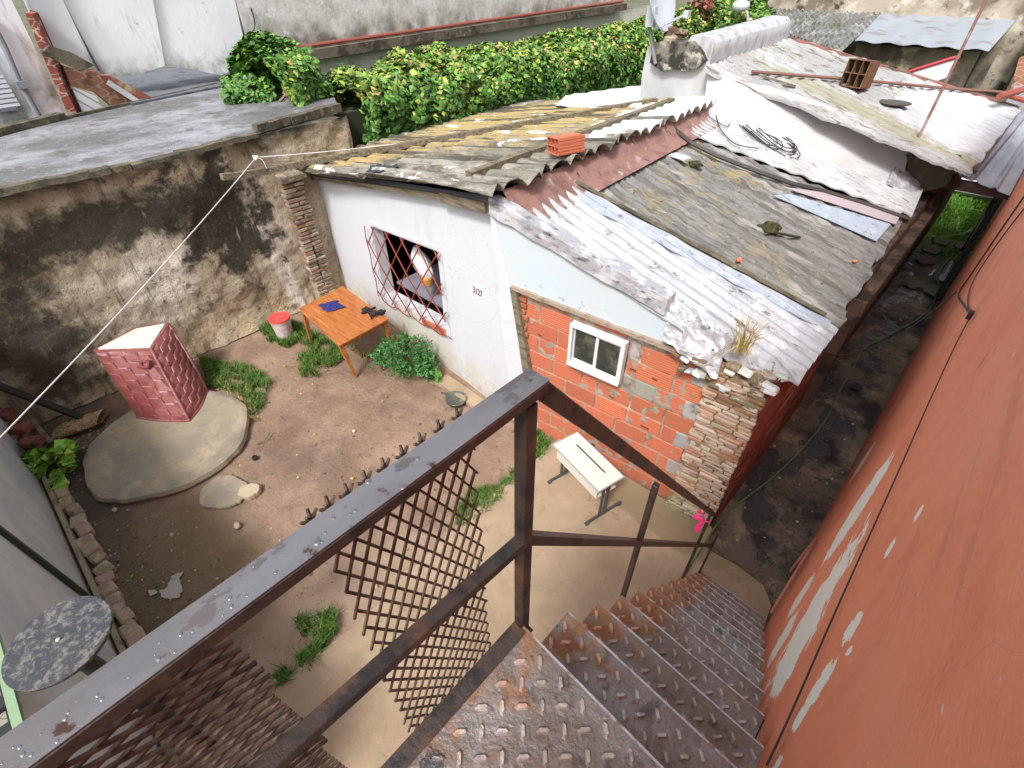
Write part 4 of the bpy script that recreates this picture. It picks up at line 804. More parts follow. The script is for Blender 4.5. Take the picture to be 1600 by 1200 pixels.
# red woven-textured tub standing on its side
mtub = mat('dark_red_resin', (.2, .05, .048), [dict(c=(.29, .105, .095), s=2.4, lo=.42, hi=.64), dict(c=(.14, .04, .035), s=6, lo=.56, hi=.7, o=4), dict(c=(.3, .17, .13), s=9, lo=.62, hi=.7, a=.4)], rough=.42, bump=.25, bs=18)
tb = thing('tub', (-7.9, .6, .12), 'dark red basket patterned tub tipped on its side on the round slab, pale inside up', 'tub')
Fp = g(214, 652, .12); Ep = g(296, 658, .12); Gp = g(322, 608, .12)
Ap = ax(147, 549, 0, -8.72); Dp = ax(236, 546, 0, -8.42); Cp = ax(263, 506, 0, -8.86); Bp = ax(212, 514, 0, -9.02); Hp = Vector((Gp.x - .42, Fp.y + .15, .12))
def weave(q, nrm, nu, nv, off=.045, bow=.05):
    def f(u, v):
        p = q(u, v); c_ = min(math.floor(u * nu), nu - 1); vv = v * nv + .5 * (c_ % 2); cv = vv - math.floor(vv); cu = u * nu - c_
        h = min(1, cv * 1.15) * (.6 + .4 * min(1, min(cu, 1 - cu) * 6)); e = min(u, 1 - u, v, 1 - v); b_ = math.sin(math.pi * u) * bow * (1 - .5 * v)
        return p + nrm * (off * h * min(1, e * 14) + b_) - Vector((0, 0, b_ * .5 * (1 - v))) + Vector((0, 0, .01)) * noise.noise(p * 6)
    return f
def nrm(a, b_, c_): return (Vector(b_) - Vector(a)).cross(Vector(c_) - Vector(a)).normalized()
b = MB()
n1 = nrm(Fp, Ep, Dp); n1 = n1 if n1.dot(CAM - Fp) > 0 else -n1; n2 = nrm(Ep, Gp, Cp); n2 = n2 if n2.dot(CAM - Ep) > 0 else -n2
b.grid(weave(quadfn(Fp, Ep, Dp, Ap), n1, 4, 6), 96, 150); b.grid(weave(quadfn(Ep, Gp, Cp, Dp), n2, 4, 7, .026, bow=.07), 96, 150)
b.add([Fp, Ep, Gp, Hp, Ap, Dp, Cp, Bp], [(3, 2, 1, 0), (2, 3, 7, 6), (3, 0, 4, 7)])
b.build('body', mtub, tb)
b = MB()
for a, c_ in ((Ap, Dp), (Dp, Cp), (Cp, Bp), (Bp, Ap)): b.tube([a, a.lerp(c_, .5), c_], .026, 8)
b.tube([Gp, Gp.lerp(Cp, .5) + n2 * .03, Cp], .024, 8)
for a, c_, n_ in ((Ep, Gp, n2), (Fp, Ep, n1)): b.tube([a.lerp(c_, t) + (n_ + Vector((0, 0, -.5))) * (.07 if n_ is n2 else .05) * math.sin(math.pi * t) for t in [k / 10 for k in range(11)]], .022, 8)
b.tube([Dp + (Ep - Dp) * (i / 14) + (n1 + n2) * (.006 + .012 * (i % 2)) for i in range(15)], .022, 8); b.build('rim', mtub, tb)
b = MB(); b.prism([Ap.lerp(Cp, .04), Dp.lerp(Bp, .04), Cp.lerp(Ap, .04), Bp.lerp(Dp, .04)], (-.01, 0, .022)); b.build('base_panel', mat('white_gelcoat', (.6, .59, .54), [dict(c=(.6, .57, .5), s=4, lo=.55, hi=.7, a=.5)], rough=.4, bump=.1), tb)
hq = quadfn(Fp, Ep, Dp, Ap); b = MB(); up1 = (Dp - Ep).normalized(); rt1 = (Ep - Fp).normalized()
hc = hq(.74, .80) + n1 * .03; mx = Matrix((rt1, n1.cross(rt1) * -1, n1)).transposed(); b.box(hc + up1 * .05, (.27, .05, .13), mx, ch=.02); b.box(hc - up1 * .06, (.2, .04, .12), mx, ch=.015); b.box(hc - rt1 * .1, (.06, .12, .11), mx, ch=.015); b.box(hc + rt1 * .1, (.05, .12, .09), mx, ch=.015); b.build('handle', mtub, tb)
# bucket with red lid
bk = thing('bucket', (-8.62, 2.79, 0), 'white paint bucket with a red lid standing in the grass by the stained wall', 'bucket')
b = MB(); b.lathe((-8.62, 2.79, 0), [(.14, 0), (.148, .02), (.178, .37), (.19, .37), (.19, .41), (.182, .415)], 32); b.build('body', mat('dirty_white_plastic', (.6, .53, .53), [dict(c=(.42, .24, .24), s=5, lo=.48, hi=.62, a=.7), dict(c=(.2, .16, .13), s=9, lo=.6, hi=.7)], rough=.4), bk, smooth=False)
b = MB(); b.lathe((-8.62, 2.79, .416), [(.192, -.02), (.196, -.018), (.196, .018), (.18, .024), (.172, .012), (.02, .012)], 32); b.box((-8.58, 2.84, .44), (.12, .05, .02), Matrix.Rotation(.6, 3, 'Z'), ch=.006); b.build('lid', mat('red_lid', (.72, .07, .06), [dict(c=(.55, .1, .09), s=12, lo=.5, hi=.6, a=.6)], rough=.4), bk)
# wooden table
mtab = mat('orange_varnish', (.40, .14, .04), [dict(c=(.3, .085, .02), s=3, st=(.8, 7, 7), lo=.48, hi=.62), dict(c=(.58, .25, .09), s=2.4, st=(.6, 5, 5), lo=.55, hi=.68, o=4), dict(c=(.2, .07, .02), s=16, lo=.64, hi=.7, a=.7)], rough=.38, bump=.2, bs=12)
T0, T1, T2, T3 = Vector((-8.09, 3.0, .75)), Vector((-8.21, 3.98, .75)), Vector((-6.62, 3.9, .75)), Vector((-6.57, 2.87, .75))
tbt = thing('wooden_table', (-7.35, 3.45, 0), 'orange varnished square wooden table against the white wall with splayed legs', 'table')
b = MB(); b.prism([T0, T3, T2, T1], (0, 0, -.028)); b.build('tabletop', mtab, tbt)
b = MB(); i0, i1, i2, i3 = [p.lerp((T0 + T2) / 2, .10) for p in (T0, T1, T2, T3)]
for a, c_ in ((i0, i1), (i1, i2), (i2, i3), (i3, i0)): b.bar(a - Vector((0, 0, .075)), c_ - Vector((0, 0, .075)), .02, .09)
b.build('apron', mtab, tbt)
for p, dx, dy in ((i0, -.03, -.04), (i1, -.03, .02), (i2, .04, .0), (i3, .08, .08)):
    b = MB(); t = p - Vector((0, 0, .03)); f = Vector((p.x + dx, p.y + dy, 0)); m_ = t.lerp(f, .3)
    def sq(c_, w_): return [c_ + Vector((-w_, -w_, 0)), c_ + Vector((w_, -w_, 0)), c_ + Vector((w_, w_, 0)), c_ + Vector((-w_, w_, 0))]
    b.hexa(sq(f, .018) + sq(m_, .034)); b.hexa(sq(m_, .034) + sq(t, .034)); b.build('leg', mtab, tbt)
b = MB()
def cloth(u, v):
    c_ = Vector((-7.92 + .34 * u + .1 * v, 3.28 + .3 * v, .756)); c_ += Vector((.05 * noise.noise(Vector((u * 4, v * 4, 0))), .06 * noise.noise(Vector((u * 4, v * 4, 5))), .0)); c_.z += .014 + .022 * abs(noise.noise(Vector((u * 5, v * 5, 9)))); return c_
b.shell(cloth, 24, 24, (0, 0, -.008)); tag(b.build('cloth', mat('navy_cloth', (.02, .02, .13), rough=.8), smooth=True), 'crumpled navy blue cloth on the orange wooden table', 'cloth')
b = MB(); c0 = g(580, 490, .77)
b.bar(c0 + Vector((-.2, -.05, .02)), c0 + Vector((.2, .12, .04)), .04, .03); b.bar(c0 + Vector((-.22, .04, .03)), c0 + Vector((.16, -.1, .02)), .025, .03); b.bar(c0 + Vector((-.12, -.12, .015)), c0 + Vector((-.04, .14, .05)), .03, .03)
b.bar(c0 + Vector((.1, -.06, .03)), c0 + Vector((.16, .2, .04)), .035, .04); b.tube([c0 + Vector((-.18 + .07 * i, -.02 + .05 * math.sin(i * 2), .05)) for i in range(6)], .012); b.box(c0 + Vector((-.16, .0, .02)), (.09, .12, .04)); b.box(c0 + Vector((.14, .12, .03)), (.1, .09, .06))
tag(b.build('clamp', mblack), 'tangled black metal clamp parts on the right edge of the orange table', 'tool')
# school desk
dk = thing('school_desk', (-2.12, 3.66, .06), 'white topped school desk with grey metal legs on the concrete by the brick wall', 'desk')
ux = (Vector((-1.75, 3.36, 0)) - Vector((-2.62, 3.57, 0))); DW = ux.length; ux.normalize(); uy = Vector((-ux.y, ux.x, 0)); D0 = Vector((-2.62, 3.57, 0)); DD = .40
def dp(a, b_, z): return D0 + ux * a + uy * b_ + Vector((0, 0, z))
rd_ = Matrix((ux, uy, Vector((0, 0, 1)))).transposed()
mgp = mat('grey_edge', (.34, .35, .37), rough=.45, bump=0)
mdw = mat('white_laminate', (.62, .6, .53), [dict(c=(.6, .56, .46), s=6, lo=.58, hi=.7, a=.6), dict(c=(.25, .18, .1), s=26, lo=.7, hi=.73)], rough=.35, bump=.05)
b = MB(); b.box(dp(DW / 2, DD / 2, .745), (DW, DD, .022), rd_, ch=.006); o = b.build('desktop', mdw, dk)
b = MB()
for yy in (0, DD): b.box(dp(DW / 2, yy, .742), (DW + .02, .018, .03), rd_, ch=.005)
for xx in (0, DW): b.box(dp(xx, DD / 2, .742), (.018, DD, .03), rd_, ch=.005)
b.build('edge_band', mgp, o)
b = MB(); b.box(dp(DW / 2, DD * .62, .757), (DW * .62, .02, .004), rd_); b.build('pencil_groove', mblack, o)
b = MB(); b.box(dp(DW / 2, .04, .62), (DW - .1, .018, .2), rd_); b.box(dp(DW / 2, .2, .53), (DW - .1, .32, .012), rd_); b.build('book_tray', mdw, dk)
mleg = mat('dark_grey_steel', (.06, .065, .07), rough=.4, bump=.05)
for xx in (.05, DW - .05):
    b = MB(); b.box(dp(xx, .22, .40), (.03, .045, .66), rd_, ch=.004); b.box(dp(xx, .14, .40), (.022, .035, .66), rd_, ch=.004); l_ = b.build('leg', mleg, dk)
    b = MB(); b.box(dp(xx, DD / 2 + .03, .095), (.035, .58, .03), rd_, ch=.006); b.box(dp(xx, -.06, .075), (.045, .05, .03), rd_); b.box(dp(xx, .49, .075), (.045, .05, .03), rd_); b.build('foot', mleg, l_)
# bowl, step stone, small finds
c_ = g(713, 629); b = MB(); b.lathe((c_.x, c_.y, .0), [(.1, 0), (.15, .03), (.165, .085), (.178, .09), (.178, .1), (.162, .1), (.14, .05), (.02, .045)], 28); b.bar((c_.x - .16, c_.y - .02, .09), (c_.x - .28, c_.y - .07, .1), .03, .02); tag(b.build('food_bowl', mat('grey_bowl', (.07, .08, .065), [dict(c=(.2, .17, .12), s=6, lo=.5, hi=.6)], rough=.5), smooth=True), 'round grey food bowl on the ground by the foot of the white wall', 'bowl')
b = MB(); b.prism([g(*p, .0) for p in ((665, 596), (690, 606), (740, 640), (755, 650), (772, 640), (700, 590))], (0, 0, .07)); tag(b.build('kerb_stone', mconc), 'low concrete kerb along the foot of the white wall beside the bowl', 'kerb')
for (px, py, r, cc, nm, lb, cat) in ((132, 821, (.07, .055, .045), (.6, .5, .42), 'stone', 'lone whitish stone on the dirt below the round slab', 'stone'), (168, 929, (.05, .06, .04), (.5, .38, .22), 'stone', 'tan stone on the dirt near the kerb row by the black disc', 'stone'),
        (371, 822, (.06, .04, .03), (.45, .35, .25), 'stone', 'pale pebble on bare dirt below the flat tan stone', 'stone'), (553, 674, (.03, .025, .02), (.6, .5, .42), 'stone', 'tiny white pebble alone in the middle of the bare dirt', 'stone'), (180, 797, (.045, .03, .02), (.45, .38, .3), 'stone', 'small buff stone just under the lower edge of the round slab', 'stone')):
    c_ = g(px, py); b = MB(); b.rock((c_.x, c_.y, r[2] * .5), r, px * .1); tag(b.build(nm, mat('stone_' + str(px), cc, bump=.5, bs=30), smooth=True), lb, cat)
c_ = g(399, 717); b = MB(); b.lathe((c_.x, c_.y, 0), [(.035, 0), (.042, .02), (.038, .045), (.02, .05), (.015, .03)], 14); tag(b.build('bottle_cap', mblack), 'small round black cap lying on bare dirt right of the slab', 'cap')
b = MB(); b.tube(smooth_path([g(398, 694, .02), g(410, 690, .03), g(418, 682, .02), g(422, 674, .03)], 4), .008, 5); tag(b.build('stick', mwood), 'thin brown twig on the dirt just right of the round slab', 'stick')
# gravel
b = MB()
def inb(x, y): return -9.1 < x < -3.2 and -1.2 < y < 4.0
n_ = 0
while n_ < 1000:
    if R() < .45: x, y = random.gauss(-8.3, .5), random.gauss(-.75, .35)
    elif R() < .5: x, y = random.gauss(-5.6, 1.0), random.gauss(-.75, .3)
    else: x, y = U(-9, -3.2), U(-1.2, 4)
    if not inb(x, y) or (x + 7.3) ** 2 + (y - .25) ** 2 < 1.3: continue
    n_ += 1; r = U(.004, .014) * (2.2 if R() < .05 else 1); b.box((x, y, yz(x, y) + r * .3), (r * 2, r * U(1.2, 2), r * 1.1), Matrix.Rotation(U(0, 3), 3, 'Z') @ Matrix.Rotation(U(-.5, .5), 3, 'X'), jit(random.choice(((.3, .21, .14), (.2, .13, .085), (.2, .13, .085), (.42, .34, .26), (.12, .08, .055), (.12, .08, .055))), .3), ch=r * .3)
for _ in range(40):
    x, y = U(-.6, .35), U(4.4, 8.5); r = U(.005, .02); b.box((x, y, .012), (r * 2, r * 1.6, r), Matrix.Rotation(U(0, 3), 3, 'Z'), jit(random.choice(((.3, .24, .17), (.14, .11, .08), (.4, .35, .28))), .3), ch=r * .3)
tag(b.build('gravel', mat('gravel', (1, 1, 1), rough=.9, bump=.3, attr=True)), 'scattered small stones and grit on the dirt yard and alley', 'gravel', kind='stuff')
mpud = mat('puddle_water', (.3, .25, .2), rough=.03, bump=0, spec=1)
def puddle(pts, z, lab):
    b = MB(); P_ = [g(*p, z) for p in pts]; sm = smooth_path(P_ + [P_[0]], 8)[:-1]; sm = [p + Vector((.035 * noise.noise(p * 22), .035 * noise.noise(p * 22 + Vector((9, 0, 0))), 0)) for p in sm]
    m_ = polyface(sm, [], (0, 0, -.004)); return tag(m_.build('puddle', mpud), kind='structure')
puddle([(248, 926), (262, 914), (272, 898), (284, 896), (281, 912), (285, 925), (272, 934), (256, 934)], .012, '')
puddle([(232, 924), (240, 920), (244, 926), (236, 931)], .012, '')

# kerb row, metal sheet fence on the left and what stands behind it
fy = -1.30
fn = thing('sheet_fence', (-6, fy, 0), 'grey green metal sheet fence with pale green top rail at the left of the yard', 'fence')
msheet = mat('grey_green_sheet', (.58, .63, .62), [dict(c=(.44, .5, .52), s=1.2, lo=.42, hi=.6), dict(c=(.4, .42, .4), s=2, st=(3, 1, .5), lo=.55, hi=.7, o=3, a=.6), dict(c=(.36, .3, .2), s=2, lo=.4, hi=.55, z=(.4, .05), a=.8)], rough=.5, bump=.3, bs=5)
b = MB(); b.prism([Vector((-9.4, fy, 0)), Vector((-3.4, fy, 0)), Vector((-1.6, fy + .02, 0)), Vector((-1.6, fy + .02, 2.14)), Vector((-9.4, fy, 2.14))][:1] + [Vector((-1.6, fy, 0)), Vector((-1.6, fy, 2.14)), Vector((-9.4, fy, 2.14))], (0, -.05, 0)); b.build('sheet', msheet, fn)
b = MB(); b.bar((-9.4, fy - .03, 2.165), (-1.6, fy - .03, 2.155), .05, .03); b.build('top_rail', mat('pale_green_paint', (.22, .32, .19), [dict(c=(.2, .3, .18), s=6, lo=.5, hi=.65)], rough=.5), fn)
b = MB(); a_, c_ = ax(-20, 812, 1, fy + .02), ax(135, 930, 1, fy + .03); b.bar(a_, c_, .05, .04, (0, 1, 0)); b.bar(a_ + Vector((0, 0, -.06)), c_ + Vector((0, 0, -.06)), .03, .02, (0, 1, 0)); b.build('brace', mat('dark_green_bar', (.03, .045, .03), rough=.5), fn)
b = MB(); b.box((-5.5, fy + .06, .05), (8, .05, .1)); b.build('bottom_strip', mat('rotten_strip', (.33, .28, .18), [dict(c=(.12, .1, .06), s=5, lo=.5, hi=.65)], bump=.5), fn)
for i in range(16):
    px = 66 + i * 8.3; py = 790 + i * 15.0; c_ = g(px, py); b = MB(); b.box((c_.x + U(-.03, .03), fy + .17 + U(-.03, .03), .03), (U(.16, .24), U(.13, .19), U(.09, .13)), Matrix.Rotation(U(-.25, .25), 3, 'Z') @ Matrix.Rotation(U(-.15, .15), 3, 'X'), jit((.33, .25, .17)), ch=.022)
    tag(b.build('edging_brick', mrubble), 'worn brick of the edging row at the foot of the grey green fence', 'brick', 'edging bricks along the sheet fence')
b = MB(); b.box((-5, -4.2, .03), (10, 5.7, .06)); tag(b.build('tiled_patio', mat('patio_tile', (.22, .2, .16), [dict(c=(.05, .045, .04), crack=.03, s=6, warp=.02)], rough=.7, bump=.2)), kind='structure')
gr = thing('black_grate', (-3.3, -1.6, 0), 'black slatted metal rack behind the sheet fence at the left edge', 'rack')
for i in range(9):
    c_ = Vector((-4.3 + i * .22, -1.62, 1.9)); b = MB(); b.box(c_, (.10, .42, .04)); b.build('slat', mblack, gr)
b = MB()
for yy in (-1.46, -1.78): b.box((-3.42, yy, 1.865), (1.9, .04, .03))
for xx in (-4.33, -2.5):
    for yy in (-1.46, -1.78): b.box((xx, yy, .925), (.04, .04, 1.85))
b.build('frame', mblack, gr)
# black disc topped post
sp_ = thing('disc_post', (-2.99, -.97, 0), 'round black weathered disc on a dark post in front of the grey green fence', 'post')
c_ = Vector((-2.99, -.985, 2.35)); b = MB(); b.lathe(c_, [(.27, -.035), (.283, -.03), (.287, -.004), (.283, .0), (.02, .0)], 48); b.build('disc', mat('weathered_black', (.035, .037, .045), [dict(c=(.2, .19, .16), s=5, lo=.52, hi=.68, det=12, nr=.75), dict(c=(.2, .19, .16), s=30, lo=.5, hi=.6, a=.6)], rough=.6, bump=.3), sp_)
b = MB(); b.lathe(c_ + Vector((.0, 0, .001)), [(.014, 0), (.014, .008), (.006, .012)], 10); b.build('bolt', mgp, sp_)
b = MB(); b.lathe((c_.x + .02, c_.y, 0), [(.06, 0), (.055, 2.31)], 14); b.build('stem', mat('dark_stem', (.02, .028, .022), rough=.6), sp_)
# rubble in the far left corner
mdb = mat('dark_red_brick', (1, 1, 1), [dict(c=(.04, .02, .015), s=6, lo=.5, hi=.62)], rough=.9, bump=.8, bs=20, attr=True)
k = 0
for lay in range(4):
    for i in range(4):
        c_ = g(40 - i * 22 + lay * 4, 690 - i * 22, .05 + lay * .15) + Vector((U(-.03, .03), U(-.03, .03), 0)); b = MB(); b.box(c_, (.24, .16, .12), Matrix.Rotation(.7 + U(-.15, .15), 3, 'Z') @ Matrix.Rotation(U(-.12, .12), 3, 'X'), jit((.17, .05, .035)), ch=.012); tag(b.build('old_brick', mdb), 'dark red brick in the loose pile below the stained wall', 'brick', 'dark bricks piled in the left corner')
b = MB(); a_, c_ = g(90, 676, .1), g(160, 650, .1); 
def chunk(u, v):
    p = (a_ - Vector((0, 0, 0))).lerp(c_, u); an = v * 2 * math.pi; r = .12 * (1 + .25 * noise.noise(Vector((u * 4, v * 5, 0)))) * (1 - .3 * abs(2 * u - 1) ** 3); return p + Vector((-.1 * math.cos(an) * 1.3, .1 * math.cos(an), r * .8 * math.sin(an)))
b.grid(chunk, 24, 16); tag(b.build('broken_block', mat('broken_hollow_block', (.3, .2, .1), [dict(c=(.5, .36, .2), s=5, lo=.52, hi=.6), dict(c=(.08, .05, .03), crack=.05, s=6)], bump=.8)), 'broken tan hollow block lying between the dark brick pile and round slab', 'rubble')
b = MB(); b.bar(ax(-20, 596, 0, -9.15), g(138, 656, .12), .1, .05); tag(b.build('plank', mat('black_plank', (.02, .018, .015), rough=.8, bump=.4)), 'blackened plank leaning low along the foot of the stained wall', 'plank')
b = MB(); b.bar(g(22, 622, .5), g(80, 692, .1), .06, .05); tag(b.build('batten', mwood), 'short pale wooden batten across the dark brick pile', 'batten')

# ================================================================ ON THE ROOFS
def beam(pts, w_, h_, lab, m=mwood):
    b = MB(); P_ = [Vector(p) for p in pts]; n = 14
    for k in range(len(P_) - 1):
        for i in range(n):
            a_, c_ = P_[k].lerp(P_[k + 1], i / n), P_[k].lerp(P_[k + 1], (i + 1) / n); j = lambda: Vector((0, .008 * noise.noise(a_ * 3), .01 * noise.noise(a_ * 5)))
            b.bar(a_ + j(), c_ + j() + (c_ - a_) * .02, w_, h_)
    return tag(b.build('wooden_beam', m), lab, 'beam')
e1_ = LP.px(480, 254, .09); e2_ = LP.px(1025, 157, .09); dd_ = (e1_ - e2_).normalized()
beam([ax(346, 277, 0, -8.9), ax(420, 266, 0, -9.0), e1_, e2_], .09, .09, 'longest weathered beam crossing the front roof and jutting past its left edge')
beam([LP.px(732, 275, .08), LP.px(1050, 158, .08)], .1, .1, 'shorter mossy beam along the high right edge of the front roof, brick on it')
def hollow_brick(c_, rot, lab, m=None, sz=(.33, .18, .18)):
    b = MB(); L, W, H_ = sz; t = .012
    def bx(x, y, z, a, b_, h): b.box(Vector(c_) + rot @ Vector((x, y, z + H_ / 2)), (a, b_, h), rot)
    bx(0, 0, -H_ / 2 + t / 2, L, W, t); bx(0, 0, H_ / 2 - t / 2, L, W, t); bx(0, -W / 2 + t / 2, 0, L, t, H_ - 2 * t); bx(0, W / 2 - t / 2, 0, L, t, H_ - 2 * t)
    for k in (-1, 1): bx(0, k * W / 6, 0, L, .008, H_ - 2 * t)
    bx(0, 0, 0, L - .002, W - 2 * t, .009)
    for k in range(5): bx(0, -W / 2 - .002, -H_ / 2 + (k + .5) * H_ / 5, L, .004, H_ / 9)
    return tag(b.build('hollow_brick', m or mbrick), lab, 'brick')
hollow_brick(LP.px(884, 238, .10), Matrix.Rotation(math.radians(72), 3, 'Z') @ Matrix.Rotation(-.1, 3, 'X'), 'orange hollow brick resting on the beam at the front roof edge', sz=(.40, .26, .20))
hollow_brick(ROOF.px(1334, 136, .03), Matrix.Rotation(math.radians(80), 3, 'Z') @ Matrix.Rotation(.1, 3, 'Y'), 'dark mossy hollow brick standing on the worn cream rear roof', mat('mossy_brick_2', (.2, .09, .045), [dict(c=(.06, .06, .02), s=8, lo=.45, hi=.6)], bump=.4), sz=(.42, .40, .44))
b = MB(); c_ = RP.px(1062, 245, .05); b.box(c_, (.3, .16, .02), Matrix.Rotation(-.2, 3, 'Z')); 
for i in range(8): b.box(c_ + Matrix.Rotation(-.2, 3, 'Z') @ Vector((-.125 + i * .036, 0, .016)), (.016, .14, .016), Matrix.Rotation(-.2, 3, 'Z'))
tag(b.build('vent_grille', mwhitepl), 'small white slotted vent grille lying on the grey sheets', 'grille')
mmoss = mat('black_moss', (.035, .035, .014), [dict(c=(.09, .09, .02), s=20, lo=.5, hi=.62)], rough=1, bump=1, bs=40)
for px, py, r, lab in ((1087, 256, (.12, .07, .04), 'small dark moss lump beside the white vent grille'), (1203, 356, (.16, .10, .08), 'big blackish moss lump in the middle of the grey sheets')):
    b = MB(); b.rock(RP.px(px, py, .04), r, px, n=3, rough=.5); tag(b.build('moss_lump', mmoss), lab, 'moss')
b = MB(); b.tube([RP.px(1195, 362, .05), RP.px(1215, 364, .05), RP.px(1250, 371, .05)], .018, 6); tag(b.build('twig', mmoss), 'dark twig beside the big moss lump on the grey sheets', 'twig')
b = MB(); b.rock(RP.px(1155, 406, .05), (.035, .05, .03), 3); tag(b.build('brick_shard', mat('shard', (.6, .16, .09), rough=.8)), 'orange brick shard on grey sheets above the dry grass tuft', 'shard')
b = MB(); b.rock(RP.px(1336, 408, .05), (.03, .03, .02), 5); tag(b.build('brick_shard', bpy.data.materials['shard']), 'tiny orange brick shard near the right eave of the grey sheets', 'shard')
b = MB(); b.shell(lambda u, v: LP.px(572 + 45 * u + 8 * v, 270 - 12 * v - 4 * u, .06) + Vector((.05 * noise.noise(Vector((u * 5, v * 5, 0))), 0, .05 * noise.noise(Vector((u * 6, v * 6, 3))))), 20, 12, (0, 0, -.01)); tag(b.build('plastic_scrap', mat('black_plastic', (.03, .035, .04), rough=.3, bump=.5)), 'crumpled black plastic scrap on the front roof near its left end', 'plastic')
b = MB(); b.tube([ROOF.px(1175, 112, .06), ROOF.px(1330, 124, .07), ROOF.px(1480, 138, .06), ROOF.px(1592, 146, .07)], .03, 6); tag(b.build('rusty_pipe', mat('rust_pipe', (.2, .11, .085), bump=.3)), 'long thin rusty pipe lying across the worn cream rear roof', 'pipe')
b = MB(); b.bar(ROOF.px(1194, 120, .05), ROOF.px(1243, 135, .05), .05, .03); tag(b.build('batten', mwood), 'short dark batten on the rear roof beside the rusty pipe', 'batten')
c_ = ROOF.px(1397, 160, .05); tag(slab((c_.x, c_.y, c_.z - .02), .27, .2, .035, 22, .05, 30, rot=.4).build('slate_plate', mat('slate', (.07, .07, .055), rough=.7, bump=.4)), 'dark oval slate plate on the worn cream rear roof', 'slate')
# rusty mast
c_ = ax(1424, 238, 1, yp + .15); b = MB(); b.tube([c_ - Vector((0, 0, .1)), c_ + Vector((0, 0, 1.6)), c_ + Vector((.01, 0, 3.4))], .022, 8); tag(b.build('mast', mat('mast_rust', (.24, .13, .1), [dict(c=(.38, .3, .27), s=5, lo=.5, hi=.6)], bump=.2)), 'tall thin rusty mast rising from the mossy end pier', 'mast')
# satellite dish
dn = thing('satellite_dish', ax(1022, 100, 1, yw), 'grey satellite dish on a mast beside the sooty chimney', 'satellite dish')
m0 = ax(1024, 100, 1, yw - .15); m1 = ax(1013, 30, 1, yw - .15); b = MB(); b.tube([m0, m0.lerp(m1, .5), m1], .035, 8); b.build('mast', mat('mast_grey', (.2, .2, .2), rough=.5), dn)
mdish = mat('dish_grey', (.45, .49, .53), rough=.4, bump=.03)
fd = Vector((.93, .12, .3)).normalized(); ctr = ax(1024, -4, 1, yw - .1); qx = fd.orthogonal().normalized(); 
mt = fd.to_track_quat('Z', 'Y').to_matrix(); b = MB()
b.lathe(ctr, [(.02, 0), (.2, .02), (.4, .075), (.56, .15), (.57, .15), (.55, .12), (.4, .055), (.2, .0), (.02, -.02)][::-1], 32, mtx=mt); b.build('reflector', mdish, dn, smooth=True)
b = MB(); a1_ = ctr + mt @ Vector((0, -.35, .0)); a2_ = ax(1073, 22, 1, yw - .5); b.bar(ax(1022, 46, 1, yw - .2), a2_, .035, .035); b.box(a2_, (.08, .08, .1)); b.build('feed_arm', mdish, dn)
b = MB(); b.box(ax(1018, 26, 1, yw - .25), (.16, .1, .3)); b.build('bracket', mdish, dn)
# cable coils on the membrane
b = MB(); cc_ = RP.px(1208, 216, .12)
for k in range(7):
    r = U(.28, .5); ox, oy = U(-.25, .3), U(-.12, .12); ph = U(0, 6)
    P_ = []
    for i in range(25):
        a_ = ph + i / 24 * 6.283 * .97; x = cc_.x + ox + r * math.cos(a_) * 1.1; y = cc_.y + oy + r * .55 * math.sin(a_); P_.append(Vector((x, y, RP.z(x, y) + .06 + .02 * k * .5 + .03 * math.sin(a_ * 2))))
    b.tube(P_, .008, 5)
P_ = [RP.px(*p, .08) for p in ((1117, 170), (1120, 185), (1128, 205), (1150, 225), (1185, 232))]; b.tube(smooth_path(P_, 6), .008, 5)
P_ = [RP.px(*p, .08) for p in ((1115, 172), (1135, 172), (1142, 183), (1137, 197), (1120, 190), (1108, 182))]; b.tube(smooth_path(P_, 6), .008, 5)
tag(b.build('cable_coil', mcable), 'loose coil of black cable on the white painted roof by the membrane', 'cable')
b = MB(); b.tube(sag(RP.px(1240, 222, .1), top[5] + Vector((-.8, .05, .1)), .02), .006, 5); tag(b.build('cable', mcable), 'thin cable rising from the coil across the white membrane wall', 'cable')
# dry grass tuft on the eave
tc = vp(1157, 548, P1, P2, -.05); b = MB()
for i in range(55):
    a_ = U(0, 6.28); l_ = U(.25, .6) * (1.3 if R() < .15 else 1); dr_ = Vector((math.cos(a_), math.sin(a_), 0)); sp = U(.02, .35); p = tc + dr_ * U(0, .09); P_ = []
    dn_ = R() < .3
    for k in range(6):
        t = k / 5; z_ = l_ * (t - (1.25 * t * t if dn_ else .25 * t * t)); P_.append(p + dr_ * sp * t * t * (1.1 if dn_ else .8) + Vector((.01 * math.sin(k * 2 + i), 0, z_)))
    b.tube(P_, [.005 * (1 - .75 * k / 5) for k in range(6)], 3, jit(random.choice(((.42, .27, .07), (.5, .36, .12), (.3, .2, .06), (.2, .2, .05)))))
tag(b.build('dry_grass_tuft', mgrass), 'tuft of dry yellow grass growing on the silver eave above the pillar', 'grass tuft')

